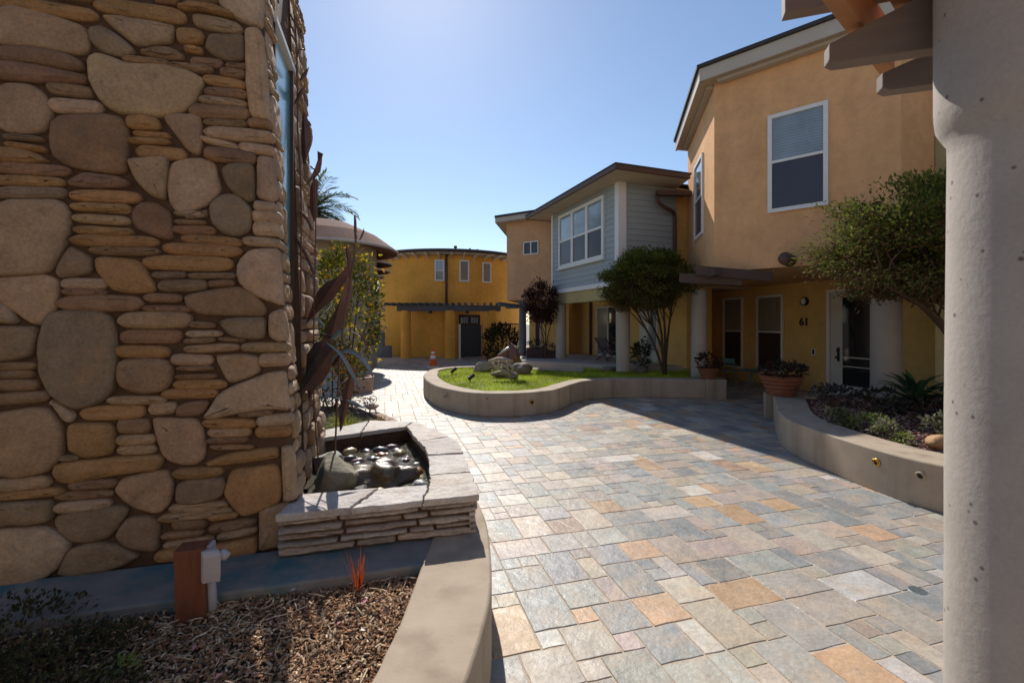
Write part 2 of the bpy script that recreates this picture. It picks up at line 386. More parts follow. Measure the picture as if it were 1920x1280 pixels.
for j in range(4, 215):
    for i in range(-50, 85):
        if (i, j) in used: continue
        c0 = E1*(i*U)+E2*(j*U)
        if not (-4.6 < c0.x < 8.2 and .9 < c0.y < 26): continue
        if abs(c0.x) > c0.y*1.22+.6: continue
        for att in range(6):
            (a, b) = R.choices([s for s, _ in shapes], [k for _, k in shapes])[0]
            if all((i+p, j+q) not in used for p in range(a) for q in range(b)): break
        else: a = b = 1
        for p in range(a):
            for q in range(b): used.add((i+p, j+q))
        mid = E1*((i+a/2)*U)+E2*((j+b/2)*U)
        if inpoly(mid.x, mid.y, isl_poly) and mid.y > 8.6 and not (mid.x > 3.7): 
            if mid.y > 9.3: continue
        if inpoly(mid.x, mid.y, rp_poly) and mid.x > 4.0: continue
        if inpoly(mid.x, mid.y, cb_poly) and mid.x < -.75: continue
        col = hsh(pick_pav(mid.x, mid.y), .16); gp = .0028
        h = R.uniform(-.0006, .0011)
        x0, x1, y0, y1 = i*U+gp, (i+a)*U-gp, j*U+gp, (j+b)*U-gp
        ring = []; n = 3
        for (ax, ay, bx, by) in ((x0, y0, x1, y0), (x1, y0, x1, y1), (x1, y1, x0, y1), (x0, y1, x0, y0)):
            for k in range(n):
                t = k/n; ring.append((lerp(ax, bx, t)+R.uniform(-.0035, .0035), lerp(ay, by, t)+R.uniform(-.0035, .0035)))
        cx, cy = (x0+x1)/2, (y0+y1)/2; m = len(ring)
        tx, ty = R.uniform(-.003, .003), R.uniform(-.003, .003)
        def tp(p, s, z):
            q = (cx+(p[0]-cx)*s, cy+(p[1]-cy)*s); w_ = E1*q[0]+E2*q[1]
            return (w_.x, w_.y, z+(q[0]-cx)*tx+(q[1]-cy)*ty)
        vs = [tp(p, 1, -.02) for p in ring]+[tp(p, 1, h+.001) for p in ring]+[tp(p, .972, h+.0045+R.uniform(0, .0012)) for p in ring]+[tp((cx, cy), 1, h+.005)]
        fs = []
        for k in range(m):
            k2 = (k+1) % m
            fs += [(k, k2, m+k2, m+k), (m+k, m+k2, 2*m+k2, 2*m+k), (2*m+k, 2*m+k2, 3*m)]
        pv.add(vs, fs, col)
tag(pv.build('paving', M['paver'], origin=(0, 0, 0)), kind='structure')
gb = MB(); gb.quad((-9, .3, .0022), (12, .3, .0022), (12, 30, .0022), (-9, 30, .0022))
tag(gb.build('paving_bed', M['grout'], origin=(0, 0, .0022)), kind='structure')
dc = empty('drain_cover', G(1720, 1108), 'small round green metal drain cover set in the slate paving', 'drain')
c0 = G(1720, 1108); d = MB(); d.lathe((c0.x, c0.y, 0), [(.0, .0075), (.042, .0075), (.05, .004), (.05, 0)], 20); d.build('rim', M['verdigris'], dc)
d = MB()
for k in range(-3, 4):
    hw = math.sqrt(.038**2-(k*.011)**2)
    d.box(c0.x-hw, c0.x+hw, c0.y+k*.011-.003, c0.y+k*.011+.003, .0076, .0105)
d.build('grating', M['verdigris'], dc)

# ================================================================== STONE TOWER
CB = Vector((-1.0995, 2.3046, 0)); BAT = .0625
def TW(p, q, z, lean=1.0):                       # tower frame: p along the front to the right, q away from us
    k = -BAT*(z-.7)*lean
    v = CB+E1*(p+k)+E2*q; return Vector((v.x, v.y, z))
P0 = Vector((-1.26, 2.26, 0)); NF = Vector((.269, -.963, 0))
def on_front(px, py):
    a = (px-CX)/F
    Y = (P0.x*.269-P0.y*.963)/(.269*a-.963)
    v = P(px, py, Y); s = (v-CB).dot(E1); return (s, v.z)
TONE = {'t': (.345, .228, .135), 'b': (.235, .142, .080), 'o': (.32, .178, .075), 'g': (.215, .148, .092), 'r': (.225, .126, .075), 'l': (.395, .272, .178)}
STN = []
def bars(off, sc, L):
    for (k, x0, y0, x1, y1, h) in L:
        n = 5; up = []; dn = []
        e = min(h*.5, abs(x1-x0)*.3)
        tl, tr = R.uniform(.45, 1), R.uniform(.45, 1)
        prof = [(0, .42*tl), (.10, .86), (.3, 1), (.55, .98), (.8, .95), (.93, .8), (1, .42*tr)]
        for (u, f) in prof:
            x = lerp(x0, x1, u); y = lerp(y0, y1, u); wv = R.uniform(.93, 1.05)
            up.append((x, y-h/2*f*wv)); dn.append((x, y+h/2*f*R.uniform(.93, 1.05)))
        pts = up+list(reversed(dn))
        STN.append((k, [(off[0]+x/sc, off[1]+y/sc) for x, y in pts], True))
def polys(off, sc, L):
    for (k, *pts) in L: STN.append((k, [(off[0]+x/sc, off[1]+y/sc) for x, y in pts], False))
A = ((0, 0), 3.2)
bars(*A, [('o', -40, 10, 590, 112, 74), ('b', 350, -12, 555, 12, 34), ('b', 300, 532, 565, 570, 62), ('l', 310, 637, 625, 660, 76), ('g', 45, 828, 270, 846, 30), ('o', 50, 874, 290, 905, 34),
          ('r', -30, 1005, 430, 1035, 60), ('o', -30, 1083, 395, 1103, 52), ('g', -30, 1160, 415, 1165, 62), ('o', 440, 1175, 850, 1192, 62), ('o', 440, 1243, 795, 1256, 44), ('o', 575, 35, 1118, 118, 84)])
polys(*A, [('t', (20, 85), (60, 50), (200, 75), (380, 130), (500, 175), (545, 220), (540, 310), (480, 335), (380, 320), (250, 295), (60, 285), (15, 260)),
           ('r', (-30, 300), (110, 300), (250, 305), (420, 345), (505, 385), (512, 428), (420, 425), (250, 395), (20, 372), (-30, 370)),
           ('r', (-30, 385), (120, 388), (300, 422), (530, 470), (525, 512), (300, 505), (100, 490), (-30, 478)),
           ('t', (-10, 560), (60, 515), (170, 515), (260, 560), (310, 640), (318, 710), (280, 790), (180, 808), (80, 800), (-10, 750), (-40, 650)),
           ('b', (330, 745), (380, 710), (600, 692), (740, 720), (775, 780), (768, 1030), (700, 1048), (560, 1030), (430, 1000), (330, 930), (322, 820)),
           ('o', (-30, 892), (120, 895), (240, 935), (305, 972), (220, 980), (-30, 967)),
           ('r', (430, 1092), (520, 1047), (700, 1065), (790, 1100), (760, 1122), (600, 1132), (440, 1117)),
           ('g', (558, 195), (640, 178), (810, 300), (800, 330), (730, 352), (620, 312), (555, 252)),
           ('t', (622, 112), (750, 120), (1052, 174), (1032, 258), (842, 288), (695, 175))])
C1 = ((0, 0), 2.976)
bars(*C1, [('b', 700, 337, 950, 367, 36), ('o', 1040, 280, 1130, 295, 32), ('r', 880, 8, 1000, 20, 38), ('b', 1010, 2, 1230, 24, 30), ('r', 1075, 350, 1240, 365, 42), ('b', 960, 375, 1190, 402, 36),
           ('b', 1240, 413, 1370, 424, 42), ('o', 1145, 448, 1375, 486, 48), ('r', 1150, 518, 1385, 540, 46), ('t', 1120, 560, 1380, 592, 38), ('b', 1065, 625, 1395, 645, 72), ('r', 1270, 375, 1385, 382, 30),
           ('o', 760, 750, 950, 766, 30), ('o', 725, 790, 950, 800, 30), ('o', 770, 848, 1040, 870, 62), ('b', 1145, 685, 1380, 702, 36), ('b', 1390, 690, 1510, 702, 42),
           ('l', 1150, 742, 1530, 775, 62), ('l', 1130, 780, 1330, 827, 32), ('l', 1340, 825, 1535, 850, 48), ('r', 1150, 862, 1430, 890, 72), ('l', 1425, 1150, 1540, 1165, 48), ('l', 1415, 1208, 1570, 1225, 62), ('g', 1050, 1212, 1165, 1195, 34)])
polys(*C1, [('b', (780, 300), (860, 275), (960, 280), (1030, 320), (1020, 343), (900, 338)), ('o', (1000, 170), (1120, 182), (1143, 220), (1130, 248), (1050, 258), (1000, 235)),
            ('o', (1005, 42), (1080, 27), (1200, 45), (1310, 95), (1290, 108), (1150, 76), (1010, 62)), ('l', (1190, -40), (1465, -40), (1462, 160), (1400, 148), (1330, 108), (1255, 58)),
            ('t', (1082, 97), (1200, 107), (1330, 147), (1362, 180), (1330, 195), (1200, 180), (1100, 150)), ('g', (1152, 270), (1182, 207), (1360, 207), (1365, 338), (1290, 350), (1210, 320)),
            ('l', (1378, 190), (1400, 174), (1450, 177), (1468, 230), (1506, 685), (1410, 660), (1387, 500)), ('t', (920, 667), (1000, 647), (1120, 652), (1128, 820), (1110, 868), (1060, 848), (990, 750)),
            ('o', (722, 665), (800, 655), (880, 672), (900, 710), (870, 733), (730, 723)), ('t', (505, 345), (560, 312), (640, 332), (720, 370), (900, 372), (1060, 412), (1148, 460), (1080, 588), (1010, 638), (880, 658), (700, 640), (620, 608), (560, 540), (512, 450)),
            ('t', (732, 902), (930, 884), (943, 930), (920, 1118), (850, 1088), (780, 1010), (737, 940)), ('l', (962, 935), (1040, 897), (1120, 892), (1198, 920), (1213, 1000), (1238, 1060), (1180, 1130), (1090, 1178), (1010, 1192), (962, 1130), (947, 1040)),
            ('g', (1242, 960), (1300, 922), (1408, 922), (1423, 1000), (1418, 1118), (1380, 1128), (1290, 1058)), ('l', (1447, 880), (1520, 887), (1545, 1100), (1510, 1128), (1442, 1098)),
            ('l', (1060, 1205), (1158, 1182), (1148, 1213), (1100, 1222))])
polys((0, 0), 1, [('g', (397, 385), (424, 367), (447, 367), (473, 397), (470, 432), (444, 443), (421, 436), (399, 414)), ('r', (253, 397), (273, 382), (296, 384), (321, 401), (325, 446), (312, 449), (285, 439), (263, 429), (254, 415)),
                  ('t', (-25, 398), (24, 378), (108, 377), (131, 391), (134, 430), (130, 444), (101, 503), (80, 513), (13, 517), (-25, 510))])
C2 = ((0, 380), 3.2)
bars(*C2, [('t', 440, 25, 790, 46, 44), ('t', 450, 94, 790, 115, 46), ('o', 460, 165, 805, 182, 44), ('o', 440, 225, 955, 241, 62), ('b', 550, 286, 960, 296, 46), ('l', 385, 485, 645, 490, 56), ('r', 390, 535, 650, 541, 38), ('b', 365, 605, 865, 605, 86),
           ('b', -30, 980, 230, 975, 42), ('b', -30, 1030, 215, 1025, 42), ('b', -30, 1092, 240, 1090, 56), ('b', -30, 1178, 305, 1158, 60), ('t', 725, 705, 1148, 702, 92), ('b', 735, 804, 1095, 800, 76), ('o', 705, 890, 1020, 895, 66)])
polys(*C2, [('g', (440, 268), (490, 302), (558, 342), (558, 413), (460, 438), (382, 448), (353, 400), (400, 332)), ('o', (592, 347), (640, 332), (820, 347), (868, 390), (938, 500), (928, 533), (800, 543), (700, 523), (652, 468), (592, 410)),
            ('t', (-20, 462), (280, 437), (353, 470), (358, 540), (343, 630), (290, 680), (270, 728), (200, 718), (130, 658), (-20, 560)), ('l', (-30, 592), (60, 612), (118, 690), (90, 723), (-30, 700)),
            ('g', (-30, 745), (228, 748), (238, 800), (210, 908), (100, 938), (-30, 948)), ('g', (312, 672), (400, 652), (600, 652), (680, 692), (703, 800), (703, 1000), (688, 1100), (640, 1168), (560, 1208), (480, 1232), (400, 1198), (312, 1128), (262, 1000), (252, 860), (282, 740))])
C3 = ((0, 400), 2.976)
bars(*C3, [('t', 985, 2, 1150, 8, 26), ('b', 985, 50, 1150, 55, 24), ('r', 970, 90, 1205, 100, 42), ('o', 1020, 140, 1350, 165, 44), ('o', 920, 195, 1350, 215, 56), ('o', 805, 275, 1300, 286, 76), ('g', 860, 345, 1040, 346, 34), ('g', 1060, 349, 1325, 350, 30),
           ('g', 895, 406, 1160, 402, 60), ('r', 1175, 394, 1310, 390, 34), ('l', 1362, 155, 1565, 170, 44), ('l', 1420, 85, 1560, 95, 72), ('l', 1418, 15, 1570, 30, 52), ('b', 815, 470, 1020, 475, 40), ('r', 810, 530, 1070, 535, 32),
           ('b', 1070, 620, 1200, 625, 30), ('l', 1050, 672, 1240, 670, 32), ('b', 1040, 712, 1200, 705, 26), ('b', 1230, 700, 1370, 706, 22), ('t', 1040, 755, 1335, 745, 38), ('t', 1355, 747, 1620, 745, 44), ('l', 1450, 820, 1612, 812, 64),
           ('l', 965, 815, 1190, 816, 52), ('b', 1000, 864, 1190, 860, 26), ('b', 990, 910, 1210, 905, 26), ('o', 975, 955, 1265, 950, 46), ('o', 915, 1006, 1215, 1000, 46), ('t', 610, 1042, 925, 1036, 40), ('o', 460, 1115, 810, 1101, 70), ('t', 845, 1090, 985, 1080, 52),
           ('b', 1340, 1120, 1520, 1106, 30), ('o', 1140, 1170, 1430, 1166, 46), ('l', 1440, 1158, 1635, 1140, 56), ('t', 1170, 1220, 1400, 1212, 46), ('o', 1435, 1215, 1625, 1205, 58), ('r', 1165, 1262, 1385, 1255, 30)])
polys(*C3, [('l', (1402, 212), (1552, 200), (1582, 515), (1480, 478), (1390, 428), (1337, 370), (1332, 290)), ('b', (1037, 467), (1200, 432), (1330, 412), (1420, 452), (1488, 520), (1478, 568), (1300, 568), (1120, 558), (1052, 510)),
            ('g', (1227, 612), (1300, 587), (1488, 582), (1478, 688), (1400, 698), (1300, 678)), ('l', (1512, 565), (1578, 530), (1600, 620), (1605, 695), (1560, 713), (1512, 680)), ('t', (1212, 797), (1350, 787), (1448, 802), (1448, 878), (1390, 908), (1300, 943), (1262, 890)),
            ('l', (1142, 1130), (1230, 1012), (1320, 962), (1490, 892), (1590, 875), (1615, 1088), (1480, 1083), (1330, 1108), (1200, 1138)), ('b', (670, 842), (720, 817), (850, 807), (938, 822), (968, 870), (953, 948), (900, 988), (800, 998), (722, 973), (672, 930)),
            ('r', (995, 1078), (1060, 1052), (1175, 1042), (1130, 1118), (1000, 1123)), ('l', (297, 1042), (340, 1047), (428, 1110), (400, 1158), (367, 1148))])
C4 = ((0, 740), 3.2)
bars(*C4, [('b', 720, 186, 905, 180, 76), ('t', 710, 270, 935, 261, 52), ('t', 715, 330, 940, 320, 46), ('g', 360, 377, 480, 370, 30), ('t', -30, 540, 310, 512, 66), ('o', -30, 606, 390, 571, 46), ('b', 430, 541, 705, 521, 50), ('b', 345, 606, 690, 581, 42), ('l', 335, 676, 670, 641, 52)])
polys(*C4, [('t', (-30, 118), (200, 77), (300, 77), (358, 150), (388, 240), (383, 340), (340, 400), (300, 448), (150, 488), (60, 478), (-30, 450)), ('o', (427, 182), (500, 167), (660, 172), (693, 210), (693, 290), (670, 348), (530, 368), (480, 338), (432, 310)),
            ('o', (347, 412), (500, 392), (700, 372), (960, 357), (988, 380), (958, 440), (760, 458), (600, 488), (480, 518), (380, 508), (342, 470)), ('g', (-30, 645), (318, 627), (323, 738), (200, 763), (-30, 770)),
            ('g', (347, 730), (500, 682), (720, 662), (778, 690), (718, 770), (660, 838), (580, 868), (450, 868), (362, 790)), ('g', (702, 840), (780, 732), (900, 722), (958, 760), (948, 918), (870, 923), (762, 890)),
            ('l', (-40, 800), (250, 787), (340, 812), (418, 870), (428, 890), (380, 998), (300, 1068), (180, 1118), (-40, 1128)), ('g', (442, 912), (600, 877), (700, 892), (848, 950), (770, 993), (640, 1038), (500, 1063), (362, 1058))])
C5 = ((0, 830), 2.844)
bars(*C5, [('o', 930, 160, 1190, 146, 50), ('t', 910, 350, 1215, 325, 46), ('t', 855, 400, 1240, 356, 42), ('b', 930, 430, 1100, 424, 46), ('b', 870, 492, 1090, 466, 32), ('t', 885, 537, 1140, 506, 36), ('o', 835, 602, 1080, 572, 54), ('o', 1120, 390, 1270, 374, 30),
           ('b', 1120, 452, 1365, 414, 42), ('t', 1170, 492, 1370, 456, 36), ('b', 1130, 20, 1350, 15, 26)])
polys(*C5, [('t', (627, 250), (662, 192), (850, 142), (903, 152), (928, 230), (908, 310), (850, 368), (740, 338)), ('g', (952, 222), (1020, 192), (1188, 182), (1208, 230), (1168, 288), (1050, 318), (952, 310)), ('o', (1150, 540), (1368, 495), (1368, 578), (1160, 620)),
            ('o', (1202, 262), (1250, 142), (1478, 112), (1498, 200), (1498, 300), (1400, 348), (1310, 383), (1262, 340)), ('t', (1392, 352), (1540, 315), (1528, 535), (1392, 556)), ('l', (1508, 22), (1560, 14), (1585, 285), (1522, 308)), ('o', (1092, 100), (1250, 52), (1478, 22), (1488, 70), (1300, 98), (1150, 113))])
polys((280, 740), 3.2, [('t', (37, 152), (62, 137), (278, 142), (318, 200), (338, 270), (328, 368), (280, 408), (200, 408), (112, 378), (62, 270))])

def cobble(mb, pts, col, frame, thick, jit=.0015, grow=0.0):
    """a rounded stone over outline pts (s,z) standing out of the surface frame(s,z,h)"""
    def chaikin(P_, k=.25):
        o = []
        for i in range(len(P_)):
            a = P_[i]; b = P_[(i+1) % len(P_)]
            o += [(a[0]*(1-k)+b[0]*k, a[1]*(1-k)+b[1]*k), (a[0]*k+b[0]*(1-k), a[1]*k+b[1]*(1-k))]
        return o
    # long edges get extra points first so only the corners round off
    q = []
    for i in range(len(pts)):
        a = pts[i]; b = pts[(i+1) % len(pts)]; q.append(a)
        d_ = math.hypot(b[0]-a[0], b[1]-a[1])
        if d_ > .10:
            m = max(2, int(d_/.05))
            for k in range(1, m): q.append((lerp(a[0], b[0], k/m)+R.uniform(-jit, jit), lerp(a[1], b[1], k/m)+R.uniform(-jit, jit)))
    if grow:
        cxx = sum(a[0] for a in q)/len(q); czz = sum(a[1] for a in q)/len(q)
        q = [(a[0]+grow*max(-1, min(1, (a[0]-cxx)/.02)), a[1]+grow*max(-1, min(1, (a[1]-czz)/.02))) for a in q]
    pts = chaikin(chaikin(q, .2), .22)
    if len(pts) > 44: pts = pts[::2]
    n = len(pts)
    ar = sum(pts[i][0]*pts[(i+1) % n][1]-pts[(i+1) % n][0]*pts[i][1] for i in range(n))/2
    if ar < 0: pts.reverse(); ar = -ar
    per = sum(math.hypot(pts[(i+1) % n][0]-pts[i][0], pts[(i+1) % n][1]-pts[i][1]) for i in range(n))
    inr = 1.7*ar/per; cx = sum(p[0] for p in pts)/n; cz = sum(p[1] for p in pts)/n
    nr = []
    for i in range(n):
        a = pts[i-1]; b = pts[(i+1) % n]; tx, tz = b[0]-a[0], b[1]-a[1]; l = math.hypot(tx, tz) or 1
        nr.append((-tz/l, tx/l))
    sd_ = R.uniform(0, 100); vs = []; rows = [(0, -.012), (0, .35*thick), (.10, .66*thick), (.30, .90*thick), (.62, thick)]
    rmax = min(inr, .034)
    for (f, h) in rows:
        for i in range(n):
            x = pts[i][0]+nr[i][0]*f*rmax; z = pts[i][1]+nr[i][1]*f*rmax
            hh = h+(.010*mnoise.noise(Vector((x*21, z*21, sd_)))*(h/thick) if h > 0 else 0)
            vs.append(frame(x, z, hh))
    cts = []
    k0 = len(rows)*n
    for i in range(n):
        x = lerp(pts[i][0], cx, .55); z = lerp(pts[i][1], cz, .55)
        vs.append(frame(x, z, thick*1.06+.012*mnoise.noise(Vector((x*15, z*15, sd_)))))
    vs.append(frame(cx, cz, thick*1.06+.008*mnoise.noise(Vector((cx*11, cz*11, sd_)))))
    fs = []
    for r in range(len(rows)):
        for i in range(n):
            j = (i+1) % n; fs.append((r*n+i, r*n+j, (r+1)*n+j, (r+1)*n+i))
    for i in range(n): fs.append((k0+i, k0+(i+1) % n, k0+n))
    mb.add(vs, fs, col)
def front_frame(s, z, h):
    v = CB+E1*s+NF*h; return (v.x, v.y, z)

tower = empty('stone_tower', TW(-.5, .5, 0, 0), 'tall river stone tower with a teal panel in its side at the left', 'tower')
core = MB(); ZT = 4.0
def ring_at(z): return [TW(-2.6, 0.0, z, 0), TW(0, 0, z), TW(0, .20, z), TW(-.172, .205, z, 0), TW(-.172, .75, z, 0), TW(-.088, .755, z, .7), TW(-.088, 1.6, z, .7), TW(-2.6, 1.6, z, 0)]
a, b = ring_at(.0), ring_at(ZT); n = len(a)
core.add(a+b, [(i, (i+1) % n, n+(i+1) % n, n+i) for i in range(n)]+[tuple(range(n, 2*n)), tuple(reversed(range(n)))])
core.build('mortar_core', M['mortar'], tower)
st = MB()
for (k, pts, isbar) in STN:
    q = [on_front(x, y) for x, y in pts]
    thin = max(p[1] for p in q)-min(p[1] for p in q)
    cobble(st, q, hsh(TONE[k], .13), front_frame, (.030 if isbar else .036)*R.uniform(.8, 1.2), grow=.0075)
# courses above the frame and left of it, out of the picture but casting shade
def courses(mb, s0, s1, z0, z1, frame, tones='tbol', hh=(.035, .10), ww=(.1, .3), thick=.035, big=.25, out=None, sharp=1.0):
    z = z0
    while z < z1-.01:
        h = min(R.uniform(*hh), z1-z)
        if R.random() < big: h = min(h*2.2, z1-z)
        s = s0
        while s < s1-.01:
            wd = min(R.uniform(*ww), s1-s)
            if s1-(s+wd) < ww[0]*.5: wd = s1-s
            i_ = .006
            x0, x1, y0, y1 = s+i_, s+wd-i_, z+i_, z+h-i_
            e = min(.35*h, .3*wd)*sharp
            jj = lambda: R.uniform(-.004, .004)
            pts = [(x0, y0+e+jj()), (x0+e*.6, y0+jj()), (x1-e*.6, y0+jj()), (x1, y0+e+jj()), (x1+jj(), y1-e), (x1-e*.7, y1+jj()), (x0+e*.7, y1+jj()), (x0+jj(), y1-e)]
            cobble(mb, pts, hsh(TONE[R.choice(tones)], .13), frame, thick*R.uniform(.6, 1.4)+(out() if out else 0))
            s += wd
        z += h
courses(st, -2.5, -.22, 3.22, ZT, front_frame)
courses(st, -2.58, -1.215, .38, 3.22, front_frame, 'tboglr', (.04, .13), (.12, .4), .036, .35)
st.build('front_stone_face', M['stone'], tower, auto=math.radians(60))
sm = MB()
def side_frame(off, ln=1.0):
    def fr(q, z, h): return TW(off+h, q, z, ln)
    return fr
courses(sm, -.005, .20, .36, 3.15, side_frame(0), 'ltlt', (.04, .11), (.1, .2), .016, .45, lambda: R.uniform(-.006, .006))
courses(sm, -.005, 1.6, 3.19, ZT, side_frame(-.06, .8), 'tbo', (.05, .11), (.1, .3), .02, .4)
sm.build('corner_stones', M['stone'], tower, auto=math.radians(60))
fm = MB()
courses(fm, .76, 1.6, .1, 3.15, side_frame(-.088, .7), 'tlbl', (.05, .12), (.12, .3), .03, .45, lambda: R.uniform(-.014, .02))
def far_front(s, z, h): return TW(s, .752-h, z, .5)
courses(fm, -.17, -.092, 3.0, 3.15, far_front, 'brb', (.08, .2), (.08, .08), .012, .3)
fm.build('rear_stone_pier', M['stone'], tower, auto=math.radians(60))
pn = MB()
def slab(mb, p0, p1, q0, q1, z0, z1):
    vs = [TW(p0, q0, z0, 0), TW(p1, q0, z0, 0), TW(p1, q1, z0, 0), TW(p0, q1, z0, 0), TW(p0, q0, z1, 0), TW(p1, q0, z1, 0), TW(p1, q1, z1, 0), TW(p0, q1, z1, 0)]
    mb.add(vs, [(0, 3, 2, 1), (4, 5, 6, 7), (0, 1, 5, 4), (1, 2, 6, 5), (2, 3, 7, 6), (3, 0, 4, 7)])
slab(pn, -.169, -.155, .235, .715, .5, 3.10)
pnl = pn.build('glass_panel', M['teal_glass'], tower)
fr = MB()
slab(fr, -.169, -.135, .208, .235, .5, 3.13); slab(fr, -.169, -.135, .715, .748, .5, 3.13)
fr.build('panel_frame', M['brown_metal'], pnl)
fr = MB(); slab(fr, -.169, -.125, .205, .747, 3.135, 3.165)
fr.build('lintel_flashing', M['white'], tower)
fo = MB()
ft = lambda p, q, z: (CB+E1*p+E2*q).to_tuple()[:2]+(z,)
fo.prism([ft(-2.6, -.36, 0)[:2], ft(.74, -.36, 0)[:2], ft(.76, -.03, 0)[:2], ft(-2.6, -.0, 0)[:2]], 0, .372)
fo.build('painted_footing', M['teal_conc'], tower, bevel=.01)

# ================================================================== FOUNTAIN BASIN
def BL(p, q, z=0.0): v = CB+E1*p+E2*q; return Vector((v.x, v.y, z))
basin = empty('fountain_basin', BL(.45, .7, 0), 'raised pale stacked stone fountain basin with flagstone coping beside the tower', 'fountain basin')
outer = [(-.03, -.10), (.885, -.10), (.93, .9), (.88, 1.2), (.68, 1.72), (.3, 1.86), (-.09, 1.55)]
inner = [(.0, .1), (.675, .087), (.722, .82), (.61, 1.56), (-.09, 1.33)]
bw = MB(); io = [(.0, .07), (.70, .057), (.75, .82), (.64, 1.6), (-.09, 1.38)]
def ringwall(mb, o, i, z0, z1):
    # wall between an outer and an inner outline, both split into fine matching points
    def dense(L, n=60):
        d_ = [0]
        for a_, b_ in zip(L, L[1:]): d_.append(d_[-1]+math.hypot(b_[0]-a_[0], b_[1]-a_[1]))
        out = []
        for k in range(n+1):
            t = d_[-1]*k/n
            for j in range(len(L)-1):
                if t <= d_[j+1]+1e-9:
                    u = (t-d_[j])/((d_[j+1]-d_[j]) or 1); out.append((lerp(L[j][0], L[j+1][0], u), lerp(L[j][1], L[j+1][1], u))); break
        return out
    O, I = dense(o), dense(i); n = len(O)
    vs = [BL(*p, z0) for p in O]+[BL(*p, z1) for p in O]+[BL(*p, z1) for p in I]+[BL(*p, z0) for p in I]
    fs = []
    for k in range(n-1):
        for r in range(3): fs.append((r*n+k, r*n+k+1, (r+1)*n+k+1, (r+1)*n+k))
    fs += [(0, n, 2*n, 3*n), (n-1, 4*n-1, 3*n-1, 2*n-1)]
    mb.add(vs, fs)
ringwall(bw, outer, io, .0, .548)
bw.build('basin_wall', M['mortar'], basin)
vn = MB()
def bas_front(s, z, h): return BL(s, -.10-h, z)
courses(vn, -.05, .89, .375, .55, bas_front, 'vwv', (.03, .06), (.12, .34), .03, .25) if False else None
TONE['v'] = (.46, .375, .30); TONE['w'] = (.38, .30, .245)
courses(vn, -.06, .89, .374, .560, bas_front, 'vwv', (.022, .05), (.12, .42), .03, .2, lambda: R.uniform(-.01, .012), .55)
def bas_right(s, z, h): return BL(.885+h+.045*(s+.1), s, z)
courses(vn, -.13, .95, .374, .560, bas_right, 'vwv', (.022, .05), (.12, .42), .025, .2, lambda: R.uniform(-.008, .01), .55)
vn.build('stacked_stone_veneer', M['veneer'], basin, auto=math.radians(60))
# flagstone coping: separate flags
cpm = MB()
flags = [[(-.06, -.145), (.27, -.15), (.345, -.02), (.40, .092), (.18, .098), (.0, .104)], [(.28, -.15), (.62, -.148), (.66, .0), (.672, .083), (.41, .09), (.355, -.02)],
         [(.63, -.148), (.92, -.15), (.945, .22), (.70, .235), (.682, .086), (.668, .0)], [(.946, .23), (.965, .62), (.72, .64), (.70, .245)], [(.966, .63), (.975, .92), (.93, 1.1), (.69, 1.03), (.722, .82), (.72, .65)],
         [(.925, 1.11), (.88, 1.28), (.70, 1.76), (.62, 1.57), (.685, 1.04)], [(.69, 1.77), (.3, 1.92), (.25, 1.46), (.60, 1.575)], [(.29, 1.92), (-.09, 1.6), (-.09, 1.34), (.24, 1.455)]]
for fl in flags:
    cx = sum(p[0] for p in fl)/len(fl); cy = sum(p[1] for p in fl)/len(fl); dz = R.uniform(-.004, .005)
    q = []
    for i in range(len(fl)):
        a, b = fl[i], fl[(i+1) % len(fl)]
        m = 7
        for k in range(m):
            t = k/m; jx = 0 if k == 0 else R.uniform(-.006, .006)
            q.append((lerp(a[0], b[0], t)+jx, lerp(a[1], b[1], t)+(0 if k == 0 else R.uniform(-.006, .006))))
    n = len(q); top = .592+dz
    vs = [BL(cx+(x-cx)*.99, cy+(y-cy)*.99, .559) for x, y in q]+[BL(cx+(x-cx)*.998, cy+(y-cy)*.998, top-.007+R.uniform(-.003, .003)) for x, y in q]+[BL(cx+(x-cx)*.975, cy+(y-cy)*.975, top+R.uniform(-.002, .002)) for x, y in q]+[BL(cx, cy, top)]
    fs = [tuple(reversed(range(n)))]
    for k in range(n):
        k2 = (k+1) % n
        fs += [(k, k2, n+k2, n+k), (n+k, n+k2, 2*n+k2, 2*n+k), (2*n+k, 2*n+k2, 3*n)]
    cpm.add(vs, fs, hsh((.50, .455, .41), .12))
cpm.build('flagstone_coping', M['veneer'], basin)
bt = MB(); bt.prism([BL(*p)[:2] for p in io], .0, .41); bt.build('basin_floor', M['conc'], basin)
wt = MB(); n = 24
xs = [(lerp(-.05, .74, i/n)) for i in range(n+1)]
ysr = [(lerp(.06, 1.6, j/40)) for j in range(41)]
vs = []; fs = []
for j, y in enumerate(ysr):
    for i, x in enumerate(xs):
        v = BL(x, y, .463+.009*mnoise.noise(Vector((x*14, y*14, 0)))+.005*mnoise.noise(Vector((x*40, y*40, 3)))); vs.append(v)
for j in range(40):
    for i in range(n):
        mx, my = (xs[i]+xs[i+1])/2, (ysr[j]+ysr[j+1])/2
        if inpoly(mx, my, io): fs.append((j*(n+1)+i, j*(n+1)+i+1, (j+1)*(n+1)+i+1, (j+1)*(n+1)+i))
wt.add(vs, fs); tag(wt.build('water', M['water'], smooth=True), kind='structure')
